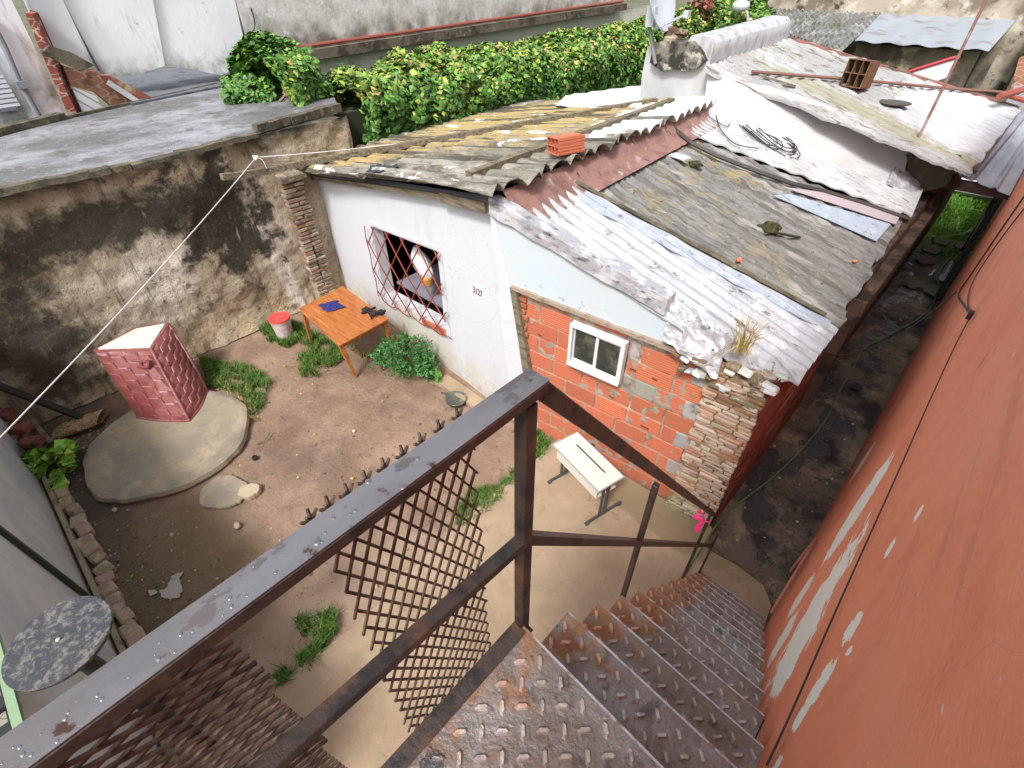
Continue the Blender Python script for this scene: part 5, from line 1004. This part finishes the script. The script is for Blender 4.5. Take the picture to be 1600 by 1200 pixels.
# ================================================================ CABLES, ROPE, HOSE
mrope = mat('white_rope', (.6, .57, .56), rough=.8, bump=.2)
kn = ax(400, 246, 0, -9.0)
b = MB(); far = ax(-60, 745, 1, fy + .02); b.tube(sag(far, kn, .06, 24), .007, 6); b.tube(sag(kn, LP.px(640, 222, .12), .02), .008, 5)
for i in range(4): b.tube([kn + Vector((.05 * math.cos(a_ + i), .04 * math.sin(a_), .03 * math.sin(a_ * 2 + i))) for a_ in [k * .7 for k in range(10)]], .007, 5)
b.tube(smooth_path([kn, kn + Vector((.1, .05, -.03)), kn + Vector((.16, .05, -.15))], 5), .006, 5)
tag(b.build('clothes_line', mrope), 'white rope clothes line knotted over the yard and running down to the left', 'rope')
def wallp(pts): return [ax(*p, 0, .362) for p in pts]
b = MB(); b.tube(smooth_path(wallp(((1198, 1196), (1240, 1105), (1310, 945), (1400, 745), (1450, 632), (1490, 545), (1514, 498), (1516, 490))), 6), .0042, 6); b.tube(smooth_path(wallp(((1516, 490), (1505, 475), (1498, 458), (1520, 425), (1560, 365), (1605, 300))), 6), .009, 6); b.tube(smooth_path(wallp(((1516, 490), (1512, 470), (1520, 440), (1545, 400), (1575, 358), (1605, 320))), 6), .006, 6)
b.box(ax(1516, 492, 0, .35), (.03, .05, .06)); tag(b.build('wall_cable', mcable), 'black cables running along the terracotta wall and tied at a hook', 'cable')
A_ = Vector((-.58, 5.5, 2.3)); B_ = ax(1494, 456, 0, .362); b = MB(); b.tube(smooth_path([A_, vp(1290, 552, A_, B_), vp(1330, 553, A_, B_), vp(1400, 526, A_, B_), vp(1455, 488, A_, B_), B_], 6), .011, 6); tag(b.build('cable', mcable), 'black cable slung across the alley from the eave to the terracotta wall', 'cable')
mhose = mat('green_hose', (.1, .17, .07), rough=.4, bump=0)
hp = [(1060, 908, .08), (1072, 893, .09), (1088, 868, .1), (1105, 842, .1)] 
P_ = [g(x, y, z) for x, y, z in hp] + [g(x, y, .03) for x, y in ((1122, 818), (1150, 790), (1205, 748), (1255, 700), (1290, 655), (1312, 610), (1335, 570), (1352, 543), (1395, 520), (1432, 500), (1455, 478), (1465, 450), (1470, 420), (1492, 395), (1505, 370), (1512, 345), (1524, 340))]
b = MB(); b.tube(smooth_path(P_, 5), .014, 6); tag(b.build('garden_hose', mhose), 'green garden hose running from the path down the wet alley', 'hose')
b = MB(); P_ = [g(x, y, .06) for x, y in ((1440, 366), (1470, 370), (1500, 366), (1520, 360), (1540, 345), (1545, 335), (1510, 363), (1495, 360), (1498, 345), (1495, 332), (1495, 328), (1510, 326), (1535, 330))]; b.tube(smooth_path(P_, 5), .02, 6); tag(b.build('garden_hose', mat('pale_hose', (.35, .5, .2), rough=.4)), 'pale green hose looped on the lawn beyond the alley', 'hose')
b = MB(); b.box(g(1338, 604, .02), (.14, .2, .03)); tag(b.build('drain_grate', mblack), 'small black drain grate in the wet alley floor', 'drain')
b = MB(); c_ = g(1515, 308, .3); b.box((c_.x, c_.y + 1.5, .35), (5, 1.6, .7), ch=.2); tag(b.build('tarp_heap', mat('blue_white_tarp', (.5, .56, .62), [dict(c=(.15, .2, .26), s=2, st=(.4, 2, 3), lo=.5, hi=.6)], rough=.4, bump=.6, bs=3)), 'blue and white tarpaulin heap at the far end of the lawn', 'tarpaulin')

# window contents
b = MB(); bt_ = ax(650, 385, 1, 4.78); bb_ = ax(668, 436, 1, 4.78)
def bag(u, v):
    a_ = u * 6.283; z = v; r = (.05 + .17 * math.sin(min(1, v * 1.05) * 2.9)) * (1 + .2 * noise.noise(Vector((math.cos(a_) * 2, math.sin(a_) * 2, v * 3)))); return bt_.lerp(bb_, v) + Vector((r * math.cos(a_), r * math.sin(a_) * .6, 0))
b.grid(bag, 30, 24); tag(b.build('hanging_bag', mat('white_cloth', (.7, .68, .66), rough=.8, bump=.4, bs=8), smooth=True), 'white cloth bag hanging inside the barred window', 'bag')
b = MB(); b.lathe(ax(669, 444, 1, 4.78), [(.09, 0), (.11, .02), (.12, .14), (.11, .16)], 20); tag(b.build('pot', mat('ochre_pot', (.45, .22, .05), rough=.5)), 'ochre pot under the white bag inside the barred window', 'pot')
b = MB(); b.box((-6.2, 5.4, .78), (2.6, 1.3, .04)); tag(b.build('indoor_table', mat('grey_tablecloth', (.22, .22, .26), rough=.6)), 'table under a pale grey cover just inside the barred window', 'table')
b = MB()
for i in range(14): b.rock((-5.62 + U(-.12, .12), 4.62 + U(-.05, .08), 1.0 + U(-.08, .1)), (.04, .04, .03), i, n=1)
tag(b.build('red_flowers', mat('red_petals', (.5, .02, .05), rough=.6)), 'bunch of small red flowers on the inner sill of the barred window', 'flowers')
# house number painted on the wall
cu = bpy.data.curves.new('house_number', 'FONT'); cu.body = '3127'; cu.size = .13; cu.extrude = .002; cu.space_character = 1.05
to = bpy.data.objects.new('tmp_number', cu); col.objects.link(to)
dg = bpy.context.evaluated_depsgraph_get(); me = bpy.data.meshes.new_from_object(to.evaluated_get(dg)); bpy.data.objects.remove(to)
no = bpy.data.objects.new('house_number', me); col.objects.link(no); me.materials.append(mat('number_paint', (.16, .03, .05), rough=.6, bump=0))
nl = vp(739, 456, P0, P1, .006); no.matrix_world = Matrix.Translation(nl) @ Matrix.Rotation(math.atan2(P1[1] - P0[1], P1[0] - P0[0]), 4, 'Z') @ Matrix.Rotation(math.pi / 2, 4, 'X') @ Matrix.Diagonal((.78, 1.1, 1, 1))
w_ = no.matrix_world.copy(); no.parent = hs_; no.matrix_parent_inverse = Matrix.Identity(4); no.matrix_world = Matrix.Translation(-ORG['front_house']) @ w_ if False else w_
no.location = w_.translation - ORG['front_house']

# ================================================================ PLANTS
def gpts(poly, n, z=0):
    P_ = [g(*p) for p in poly]; xs_ = [p.x for p in P_]; ys_ = [p.y for p in P_]; out = []
    def ins(x, y):
        c = False; j = len(P_) - 1
        for i in range(len(P_)):
            if (P_[i].y > y) != (P_[j].y > y) and x < (P_[j].x - P_[i].x) * (y - P_[i].y) / (P_[j].y - P_[i].y) + P_[i].x: c = not c
            j = i
        return c
    while len(out) < n:
        x, y = U(min(xs_), max(xs_)), U(min(ys_), max(ys_))
        if ins(x, y) and noise.noise(Vector((x * 5, y * 5, 2))) > -.28 + U(-.15, .15): out.append((x, y, z))
    return out
gc = ((.045, .13, .015), (.03, .09, .012), (.085, .19, .025), (.16, .19, .05))
pts = []
for poly, n in (([(312, 560), (350, 565), (400, 575), (425, 595), (415, 620), (408, 650), (398, 655), (388, 625), (360, 612), (325, 605)], 2600), ([(402, 512), (425, 500), (455, 515), (470, 530), (450, 545), (420, 535)], 1500), ([(455, 500), (510, 530), (545, 555), (520, 575), (490, 575), (500, 590), (470, 590), (465, 560), (485, 545), (455, 530)], 2300),
                ([(835, 665), (862, 700), (845, 722), (832, 722)], 500), ([(742, 760), (780, 762), (790, 775), (745, 815), (718, 832), (712, 800)], 1300), ([(800, 738), (812, 735), (810, 752), (785, 765), (782, 750)], 300), ([(500, 962), (522, 958), (528, 985), (515, 1010), (480, 1045), (445, 1072), (425, 1068), (455, 1035), (492, 1010)], 1500), ([(462, 965), (480, 960), (487, 985), (474, 1000)], 160),
                ([(1228, 905), (1245, 900), (1240, 930), (1225, 935)], 200)):
    pts += gpts(poly, n)
blades(pts, 'grass_patch', mgrass, 'patches of fresh green grass on the dirt along slab, table and path', h=(.05, .15), cols=gc, lean=.9, wd=.006)
pts = gpts([(340, 600), (395, 610), (405, 660), (390, 655)], 200) + gpts([(610, 560), (560, 545), (540, 540), (560, 560)], 250) + gpts([(1245, 660), (820, 690), (840, 660)], 60)
lm = [(Vector((U(-9, -1), U(-1, 4), .02)), rnorm((0, 0, 3)), U(.03, .055), jit(random.choice(((.3, .2, .08), (.22, .12, .05), (.4, .34, .1))))) for _ in range(90)]
tag(leafmesh(lm, 'fallen_leaves', mleaf), 'small dry fallen leaves lying on the dirt and concrete', 'leaves', kind='stuff')
sprout = []
while len(sprout) < 260:
    x, y = U(-9, -3.2), U(-1.1, 4); k_ = noise.noise(Vector((x * 1.7, y * 1.7, 8)))
    if k_ > .25 and (x + 7.3) ** 2 + (y - .25) ** 2 > 1.3: sprout += [(x + U(-.03, .03), y + U(-.03, .03), 0) for _ in range(4)]
blades(sprout, 'weed_sprouts', mgrass, 'tiny weed sprouts thinly scattered on the bare dirt', h=(.02, .05), cols=gc, lean=1.2, wd=.004)
blades(pts, 'dry_grass', mgrass, 'thin yellowed grass stalks under the table and by the slab', h=(.05, .12), cols=((.35, .27, .1), (.3, .26, .1)), lean=.9)
def bush(c_, r, h, n, sz, cols, name, lab, stems=10, bias=(0, 0, .6), lobed=False, dome=.5):
    t_ = thing(name, (c_[0], c_[1], 0), lab, 'plant'); it = []
    heads = [Vector((c_[0] + r * math.sqrt(R()) * math.cos(a_), c_[1] + r * .8 * math.sqrt(R()) * math.sin(a_), 0)) for a_ in [U(0, 6.28) for _ in range(stems)]]
    for p in heads:
        d_ = math.hypot(p.x - c_[0], (p.y - c_[1])) / r; p.z = h * (1 - .55 * d_ * d_) * U(.75, 1.05)
    for i in range(n):
        p = random.choice(heads); o_ = rnorm((0, 0, .3), 1) * U(0, r * .38); q = p + o_ * Vector((1, 1, .8)).length * .6; q.z = max(.03, p.z * U(.35, 1.02) + o_.z * .3)
        k_ = .75 + .5 * min(1, q.z / h)
        if lobed:
            nn = rnorm(bias, 1.1); t1 = nn.orthogonal().normalized(); t1.rotate(Matrix.Rotation(U(0, 6.28), 3, nn)); cc = jit(random.choice(cols))
            for k in range(5):
                d2 = t1.copy(); d2.rotate(Matrix.Rotation((k - 2) * .6, 3, nn)); it.append((q + d2 * sz * .7, (nn + rnorm((0, 0, 0)) * .15).normalized(), sz * U(.5, .75), cc))
        else: it.append((q, rnorm(bias, 1.1), sz * U(.6, 1.25), jit(random.choice(cols))))
    leafmesh(it, 'foliage', mleaf, t_)
    b = MB()
    for p in heads: b.tube([Vector((c_[0] + (p.x - c_[0]) * .3, c_[1] + (p.y - c_[1]) * .3, 0)), p * .5 + Vector((c_[0], c_[1], p.z * .6)) * .5, p - Vector((0, 0, .03))], [.008, .006, .003], 5)
    b.build('stem', mat(name + '_stem', (.12, .16, .05), rough=.7), t_); return t_
bush((-6.05, 3.72), .62, .62, 1500, .05, ((.035, .13, .025), (.05, .17, .04), (.09, .24, .06), (.025, .09, .02)), 'bush', 'rounded dark green bush with lobed leaves under the barred window', 26, lobed=True)
c_ = g(692, 592); bush((c_.x, c_.y - .08), .16, .24, 46, .11, ((.2, .4, .07), (.12, .3, .05)), 'leafy_plant', 'small light green leafy plant at the white wall right of the bush', 6)
bush((-7.85, -1.08), .36, .5, 210, .16, ((.2, .42, .05), (.13, .33, .04), (.3, .5, .08)), 'leafy_plant', 'bright green broad leaved plant at the left fence corner', 14)

# vine over the boundary wall behind the front roof
def vine(name, lab, path, half, zlo, zhi, n, sz, cat='vine', yellow=.35, parts=True):
    t_ = thing(name, path[0], lab, cat); it = []; P_ = [Vector(p) for p in path]
    L = [(P_[i + 1] - P_[i]).length for i in range(len(P_) - 1)]; tot = sum(L)
    for _ in range(n):
        s_ = U(0, tot); i = 0
        while i < len(L) - 1 and s_ > L[i]: s_ -= L[i]; i += 1
        c0 = P_[i].lerp(P_[i + 1], s_ / L[i]); d = (P_[i + 1] - P_[i]).normalized(); sd_ = Vector((d.y, -d.x, 0)); th = U(-.35, 3.3); hh = zhi - zlo
        lump = 1 + .34 * noise.noise(Vector((c0.x * .9, c0.y * .9, th))) + .24 * noise.noise(Vector((c0.x * 2.6, c0.y * 2.6, th * 2)))
        rr = lump * (1.12 - .4 * R() ** 1.3); x_ = math.cos(th) * half * rr; z_ = (math.sin(th) * hh * .55 if th > 0 and th < math.pi else math.sin(th) * hh) * rr
        q = c0 + sd_ * x_ + Vector((0, 0, zlo + hh * .45 + z_)); nn = (sd_ * math.cos(th) + Vector((0, 0, max(.0, math.sin(th)) + .35)) + rnorm((0, 0, 0)) * .75).normalized()
        yl = max(0, math.sin(th)) * yellow + .3 * noise.noise(q * .8)  # upper leaves yellower and brighter: light from above put into their colour
        cc = random.choice(((.22, .32, .05), (.18, .28, .04), (.3, .35, .08))) if R() < yl * .75 + .08 else random.choice(((.05, .15, .02), (.08, .2, .03), (.12, .26, .04), (.03, .09, .015)))
        if R() < yl * .12: cc = (.42, .28, .12)
        it.append((q, nn, sz * U(.5, 1.5), jit(cc, .4)))
    leafmesh(it, 'foliage', mleaf, t_)
    b = MB()
    for i in range(len(P_) - 1):
        for k in range(3): b.tube(smooth_path([P_[i] + Vector((U(-.2, .2), 0, zlo + hh * .3)), P_[i].lerp(P_[i + 1], .5) + Vector((U(-.3, .3), 0, zlo + hh * U(.3, .7))), P_[i + 1] + Vector((U(-.2, .2), 0, zlo + hh * .4))], 4), .03, 5)
    b.build('stem', mwood, t_)
    # inner mass of older leaves
    return t_
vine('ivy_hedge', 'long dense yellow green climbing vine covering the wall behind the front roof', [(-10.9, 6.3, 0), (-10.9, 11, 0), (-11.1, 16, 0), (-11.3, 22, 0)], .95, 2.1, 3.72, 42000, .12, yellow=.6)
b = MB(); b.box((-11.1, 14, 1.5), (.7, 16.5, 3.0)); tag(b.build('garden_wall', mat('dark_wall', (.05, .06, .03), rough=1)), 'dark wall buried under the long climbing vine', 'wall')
vine('ivy_bush', 'taller bright green vine clump standing beyond the flat roof corner', [(-11.3, 5.0, 0), (-11.6, 5.9, 0)], .75, 2.7, 4.25, 5200, .12, yellow=.15)
vine('ivy_bush', 'low trailing vine sprigs on the far edge of the flat roof', [(-12.4, 4.6, 0), (-11.9, 5.4, 0)], .5, 3.05, 3.7, 1800, .11, yellow=.2)
vine('garden_shrub', 'bright green shrub behind the satellite dish', [(-9.5, 20.5, 0), (-8.2, 21.5, 0)], 1.0, 1.5, 4.2, 8000, .12, cat='shrub', yellow=.3)

# ================================================================ NEIGHBOURING BUILDINGS (upper left)
XW = -14.2
def wq_(pts, x=XW): return [ax(*p, 0, x) for p in pts]
mwb = mat('streaked_white', (.8, .81, .82), [dict(c=(.7, .72, .74), s=.5, lo=.42, hi=.6), dict(c=(.3, .28, .22), s=1.2, st=(1, 3, .6), lo=.57, hi=.68, det=10, o=4, a=.7), dict(c=(.12, .11, .08), s=4, lo=.66, hi=.7, a=.7), dict(c=(.09, .09, .05), s=2, lo=.38, hi=.6, z=(4.05, 3.7), a=.7)], rough=.85, bump=.3, bs=6)
wbld = thing('white_building', (XW, 3, 0), 'tall white rendered building with mould streaks and a dark flat roof at its foot', 'building')
b = MB(); b.prism(wq_(((225, -60), (362, -60), (367, 0), (389, 97), (345, 118), (300, 108), (258, 103))), (-.4, 0, 0)); b.build('wall', mwb, wbld)
b = MB(); b.prism(wq_(((90, -60), (228, -60), (258, 103), (215, 116), (163, 122), (98, 0)), XW + .06), (-.4, 0, 0)); b.build('wall', mwb, wbld)
b = MB(); b.prism(wq_(((30, -60), (88, -60), (98, 0), (152, 112), (140, 104), (76, 78), (44, 0)), XW + .14), (-.4, 0, 0)); b.build('pier', mwb, wbld)
b = MB(); b.prism([g(*q, 3.34) for q in ((165, 120), (225, 110), (300, 103), (396, 92), (380, 125), (345, 134), (262, 150), (205, 162))], (0, 0, -.1)); b.build('flat_roof', mat('wet_tar_roof', (.11, .12, .135), [dict(c=(.13, .14, .15), s=1.2, lo=.45, hi=.6, ro=.5), dict(c=(.05, .05, .05), s=2, lo=.55, hi=.6)], rough=.7, bump=.2), wbld)
b = MB(); a_, c_ = ax(378, 48, 0, XW + .05), ax(396, 70, 0, XW + .05); b.tube(smooth_path([ax(*p, 0, XW + .04) for p in ((392, 12), (398, 40), (385, 62), (372, 68), (375, 85), (388, 102))], 5), .015, 5); tag(b.build('cable', mcable), 'thin black cable hanging at the corner of white and grey rendered walls', 'cable')
gb = thing('grey_building', (XW, 12, 0), 'long grey rendered building with red pipe along a mouldy cornice', 'building')
mgb = mat('grey_render', (.62, .61, .58), [dict(c=(.42, .41, .37), s=2.5, lo=.44, hi=.62, det=12, nr=.7), dict(c=(.74, .73, .7), s=5, lo=.56, hi=.66, o=4, a=.7), dict(c=(.12, .1, .07), s=2, lo=.36, hi=.62, z=(4.5, 3.95), det=10, a=.9), dict(c=(.1, .09, .07), s=22, lo=.62, hi=.7, a=.5)], rough=.95, bump=.5, bs=10)
b = MB(); b.prism(wq_(((362, -60), (1150, -60), (965, 8), (905, 16), (480, 80), (395, 92), (368, 0))), (-.4, 0, 0)); b.build('upper_wall', mgb, gb)
zc_ = ax(480, 80, 0, XW); zd_ = ax(962, 8, 0, XW)
b = MB(); b.bar(zc_ + Vector((.1, -.1, -.05)), zd_ + Vector((.1, .3, -.05)), .5, .22); b.build('cornice', mat('mouldy_cornice', (.14, .11, .08), [dict(c=(.05, .04, .03), s=3, lo=.45, hi=.6), dict(c=(.3, .27, .22), s=5, lo=.6, hi=.7)], rough=1, bump=.8, bs=12), gb)
b = MB(); b.tube([zc_ + Vector((.12, -.2, .12)), zd_ + Vector((.12, .3, .12))], .045, 8); b.build('red_pipe', mat('red_pipe', (.27, .07, .045), rough=.5), gb)
b = MB(); b.prism([zc_ + Vector((-.1, -1.5, -.15)), zd_ + Vector((-.1, 3, -.15)), zd_ + Vector((-.1, 3, -2.5)), zc_ + Vector((-.1, -1.5, -2.5))], (-.2, 0, 0)); b.build('lower_wall', mat('cream_wall', (.6, .6, .5), [dict(c=(.4, .38, .28), s=2, lo=.55, hi=.7)], rough=.9, bump=.3), gb)
lb = thing('corner_house', (-13.6, 0, 0), 'white house at the far left with grey downpipe and slatted shutter', 'house')
XL2 = -13.9
b = MB(); b.prism(wq_(((-400, -200), (38, -60), (18, 0), (62, 90), (112, 190), (118, 230), (-500, 330)), XL2), (-.3, 0, 0)); b.build('wall', mwb, lb)
b = MB(); b.tube(wq_(((-20, 22), (8, 75), (30, 128), (66, 190), (80, 215)), XL2 + .08), .05, 10); b.box(ax(34, 132, 0, XL2 + .1), (.12, .16, .12)); b.build('downpipe', mat('pipe_grey', (.2, .22, .25), rough=.5), lb)
b = MB(); z0_ = ax(26, 168, 0, XL2 + .03)
for i in range(14): b.box(ax(0, 130, 0, XL2 + .03) + Vector((0, -.9, -.35 + i * .075)), (.05, 2.0, .055))
b.build('shutter', mat('shutter_white', (.6, .62, .66), rough=.6), lb)
b = MB(); b.box(ax(0, 172, 0, XL2 + .06) + Vector((0, -.75, 0)), (.1, 2.0, .06)); b.build('window_sill', mat('sill_grey', (.15, .16, .19), rough=.6), lb)
rb = thing('brick_stair_house', (-13.4, 2, 0), 'narrow red brick structure with mossy slab between two white houses', 'building')
XR2 = -13.5
mrb = mat('red_painted_brick', (.3, .07, .05), [dict(c=(.5, .4, .32), crack=.06, s=3.2, st=(1, 1, 2.2), warp=.15), dict(c=(.2, .05, .035), s=3, lo=.5, hi=.65)], rough=.85, bump=.4)
mob = mat('orange_brickwork', (.33, .15, .085), [dict(c=(.42, .32, .24), crack=.07, s=3.5, st=(1, 1, 2.4), warp=.1), dict(c=(.13, .07, .04), s=3, lo=.52, hi=.65)], rough=.9, bump=.5)
b = MB(); b.prism(wq_(((39, 20), (50, 22), (78, 82), (100, 135), (125, 187), (118, 200), (112, 190), (72, 100)), XR2), (-.35, .15, 0)); b.build('pillar', mrb, rb)
b = MB(); b.prism(wq_(((50, 16), (60, 20), (86, 78), (74, 74)), XR2 - .3), (-.2, 0, 0)); b.prism(wq_(((82, 96), (100, 104), (134, 184), (124, 186)), XR2 - .3), (-.2, 0, 0)); b.build('side_face', mat('maroon_paint', (.17, .02, .025), rough=.6), rb)
b = MB(); b.prism(wq_(((64, 84), (78, 72), (112, 82), (148, 102), (126, 112), (100, 100)), XR2 + .25), (-.2, 0, .0)); b.build('slab', mcope, rb)
b = MB(); b.prism(wq_(((98, 102), (126, 112), (150, 110), (164, 128), (240, 168), (200, 190), (182, 172), (150, 145), (112, 135)), XR2 - .1), (-.3, 0, 0)); b.build('brick_wall', mob, rb)
b = MB(); b.prism(wq_(((112, 135), (150, 150), (166, 180), (136, 190)), XR2 - .06), (-.2, 0, 0)); b.build('white_panel', mat('latticed_white', (.62, .62, .62), [dict(c=(.25, .25, .25), wave='DIAGONAL', s=3, lo=.85, hi=.95)], rough=.6), rb)
b = MB(); b.bar(ax(168, 128, 0, XR2 + .05), ax(226, 166, 0, XR2 + .05), .06, .1); b.build('white_flashing', mwhitepl, rb)
b = MB(); b.prism(wq_(((157, 118), (172, 118), (245, 156), (240, 168), (165, 130)), XR2 + .0), (-.25, 0, 0)); b.build('sloping_coping', mat('red_coping', (.27, .08, .05), [dict(c=(.4, .33, .2), s=4, lo=.52, hi=.62)], bump=.5), rb)

# ================================================================ BACK YARDS (upper right)
sh = thing('dark_shed', g(1300, 50, 2.8), 'low shed with dark mossy corrugated roof behind the white parapet', 'shed')
ZS = 2.7
q4 = [g(*p, ZS) for p in ((1195, 40), (1312, 82), (1380, 26), (1212, 17))]; q4[2].z += .35; q4[3].z += .35
mds = mat('mossy_dark_sheet', (.17, .17, .16), [dict(c=(.36, .36, .36), s=1.2, st=(3, .5, 1), lo=.5, hi=.65), dict(c=(.07, .075, .03), s=1.5, lo=.5, hi=.62, o=5)], rough=.9, bump=.5)
def rsheet(q, per, amp):
    f0_ = quadfn(*q); L_ = (q[1] - q[0]).length
    return lambda u, v: f0_(u, v) + Vector((0, 0, amp * math.sin(2 * math.pi * u * L_ / per)))
b = MB(); b.shell(rsheet(q4, .42, .05), 160, 8, (0, 0, -.03)); b.build('roof', mds, sh)
b = MB(); b.prism([q4[0] - Vector((0, 0, 2.7)), q4[1] - Vector((0, 0, 2.7)), q4[1] - Vector((0, 0, .1)), q4[0] - Vector((0, 0, .1))], (-.1, .2, 0)); b.build('wall', mat('dark_shed_wall', (.05, .035, .028), rough=.9), sh)
s2 = thing('metal_shed', g(1440, 90, 2.8), 'shed with pale blue grey metal roof and two dark window openings', 'shed')
q4 = [g(*p, ZS) for p in ((1336, 63), (1546, 78), (1582, 42), (1374, 30))]; q4[2].z += .3; q4[3].z += .3
b = MB(); b.shell(rsheet(q4, 1.0, .035), 120, 6, (0, 0, -.03)); b.build('roof', mat('blue_grey_sheet', (.34, .38, .43), [dict(c=(.22, .2, .2), s=.7, lo=.55, hi=.65)], rough=.5, metal=.2), s2)
mru = mat('ruin_plaster', (.14, .11, .075), [dict(c=(.05, .04, .03), s=.9, lo=.45, hi=.6), dict(c=(.26, .22, .15), s=1.5, lo=.56, hi=.66)], rough=.95, bump=.6, bs=4)
a_, c_ = q4[0] + Vector((0, .6, -.15)), q4[1] + Vector((-.3, .6, -.15)); dz = Vector((0, 0, -2.6)); W_ = lambda u, v: a_.lerp(c_, u) + dz * v
b = polyface([W_(0, 0), W_(1, 0), W_(1, 1), W_(0, 1)], [[W_(.16, .28), W_(.42, .28), W_(.42, .8), W_(.16, .8)], [W_(.52, .28), W_(.72, .28), W_(.72, .75), W_(.52, .75)]], (0, .25, 0)); b.build('wall', mru, s2)
b = MB(); b.prism([W_(0, 0) + Vector((0, 1.2, 0)), W_(1, 0) + Vector((0, 1.2, 0)), W_(1, 1) + Vector((0, 1.2, 0)), W_(0, 1) + Vector((0, 1.2, 0))], (0, .1, 0)); b.build('interior', mdark, s2)
pw = thing('back_wall', g(1400, 20, 2), 'old peeling plaster wall running behind the two sheds', 'wall')
a_ = g(1150, 34, 2.2); c_ = g(1720, 72, 2.2); b = MB(); b.prism([Vector((a_.x, a_.y, 0)), Vector((c_.x, c_.y, 0)), Vector((c_.x, c_.y, 8)), Vector((a_.x, a_.y, 8))], (0, .5, 0)); b.build('wall', mat('peeling_back_wall', (.36, .31, .24), [dict(c=(.16, .13, .09), s=.5, lo=.45, hi=.6, det=12), dict(c=(.5, .46, .38), s=.9, lo=.55, hi=.66, o=5), dict(c=(.05, .045, .03), s=1.4, lo=.58, hi=.66, o=9)], rough=.95, bump=.6, bs=4), pw)
b = MB(); e_ = [g(*p, 2.2) for p in ((1500, 80), (1552, 80), (1600, 60), (1640, 110), (1600, 200))]; b.prism([Vector((q.x, q.y, 0)) for q in (e_[0], e_[1])] + [e_[1] + Vector((0, 0, .2)), e_[0] + Vector((0, 0, .2))], (.2, -.1, 0)); b.build('side', mru, pw)
yr = thing('ruined_wall', g(1560, 120, 1), 'dark ruined wall of brick and earth at the right of the metal shed', 'wall')
a_, c_ = g(1490, 128, .0), g(1560, 60, 1.0); b = MB(); b.prism([g(1555, 170, 0), Vector((g(1590, 80, 0).x, g(1590, 80, 0).y, 0)), Vector((g(1590, 80, 0).x, g(1590, 80, 0).y, 3.2)), g(1555, 170, 0) + Vector((0, 0, 3.0))], (.5, 0, 0)); b.build('wall', mru, yr)
q4_ = ax(1578, 178, 1, 21.0); b = MB(); b.prism([ax(*p, 1, 21.0) for p in ((1572, 182), (1576, 150), (1592, 92), (1640, 80), (1640, 200))], (0, .5, 0)); tag(b.build('brick_pier', mob), 'brown brick pier at the right edge behind the metal roof sheets', 'pier')
bk_ = thing('back_yard_floor', (0, 0, 0), None, None); bpy.data.objects.remove(bk_)
b = MB(); p_ = [ax(*p, 1, 20.5) for p in ((1420, 112), (1485, 92), (1500, 88), (1482, 120), (1460, 128))]; b.prism(p_, (0, .06, 0)); tag(b.build('folded_awning', mat('white_awning', (.6, .6, .66), [dict(c=(.7, .08, .12), s=1, lo=.9, hi=1)], rough=.5)), 'white awning panel with red edge beyond the rear roof', 'awning')
b = MB(); b.tube([p_[0], p_[1], p_[2]], .05, 6); tag(b.build('red_tube', mat('red_tube', (.42, .05, .07), rough=.4)), 'red tube along the top of the white awning panel', 'tube')
b = MB(); b.tube([ROOF.px(1562, 150, .25), ROOF.px(1605, 138, .3)], .06, 6); b.tube([ROOF.px(1570, 148, .2), ROOF.px(1610, 160, .15)], .05, 6); tag(b.build('red_bars', mat('red_bars', (.3, .07, .045), rough=.5)), 'red painted bars at the far right corner of the rear roof', 'bar')
# dark trees in the top centre
def tree(x, y, z, r, n, sz, cols, lab, squash=.8):
    t_ = thing('tree', (x, y, 0), lab, 'tree'); it = []; lumps = [(Vector((x, y, z)) + rnorm((0, 0, .1)) * r * U(.2, .75), r * U(.3, .55)) for _ in range(16)]
    for _ in range(n):
        c_, rr = random.choice(lumps); nn = rnorm((0, 0, .25)); q = c_ + nn * rr * U(.75, 1.05); q.z = z + (q.z - z) * squash; it.append((q, (nn + rnorm((0, 0, .4)) * .8).normalized(), sz * U(.6, 1.3), jit(random.choice(cols), .35)))
    leafmesh(it, 'crown', mleaf, t_)
    b = MB(); b.tube([(x, y, 0), (x + .1, y, z * .5), (x, y, z)], [.28, .2, .1], 8)
    for c_, rr in lumps[:7]: b.tube([(x, y, z * .6), ((x + c_.x) / 2, (y + c_.y) / 2, (z * .7 + c_.z) / 2 + .2), c_], [.1, .06, .03], 6)
    b.build('trunk', mwood, t_)
p_ = g(1180, 10, 2.5); tree(p_.x * .6, p_.y * .6, 2.2, 2.6, 5000, .3, ((.02, .05, .015), (.03, .07, .02), (.05, .09, .02)), 'dark leaved tree behind the sheds at top centre')
p_ = ax(1112, 14, 1, 24); tree(p_.x, p_.y, p_.z, 1.0, 1500, .2, ((.3, .06, .03), (.16, .05, .03), (.08, .12, .03)), 'reddish leaved creeper tree right of the green shrub')
# white lamp head
lp = thing('yard_lamp', ax(1168, 52, 1, 20), 'white lamp head on a thin pole beyond the parapet', 'lamp'); h_ = ax(1158, 9, 1, 20); b = MB(); b.tube([ax(1170, 60, 1, 20), ax(1168, 20, 1, 20), h_], .04, 6); b.build('pole', mgp, lp)
b = MB(); b.rock(h_, (.28, .22, .18), 2, rough=.15); b.build('lamp_head', mwhitepl, lp, smooth=True)
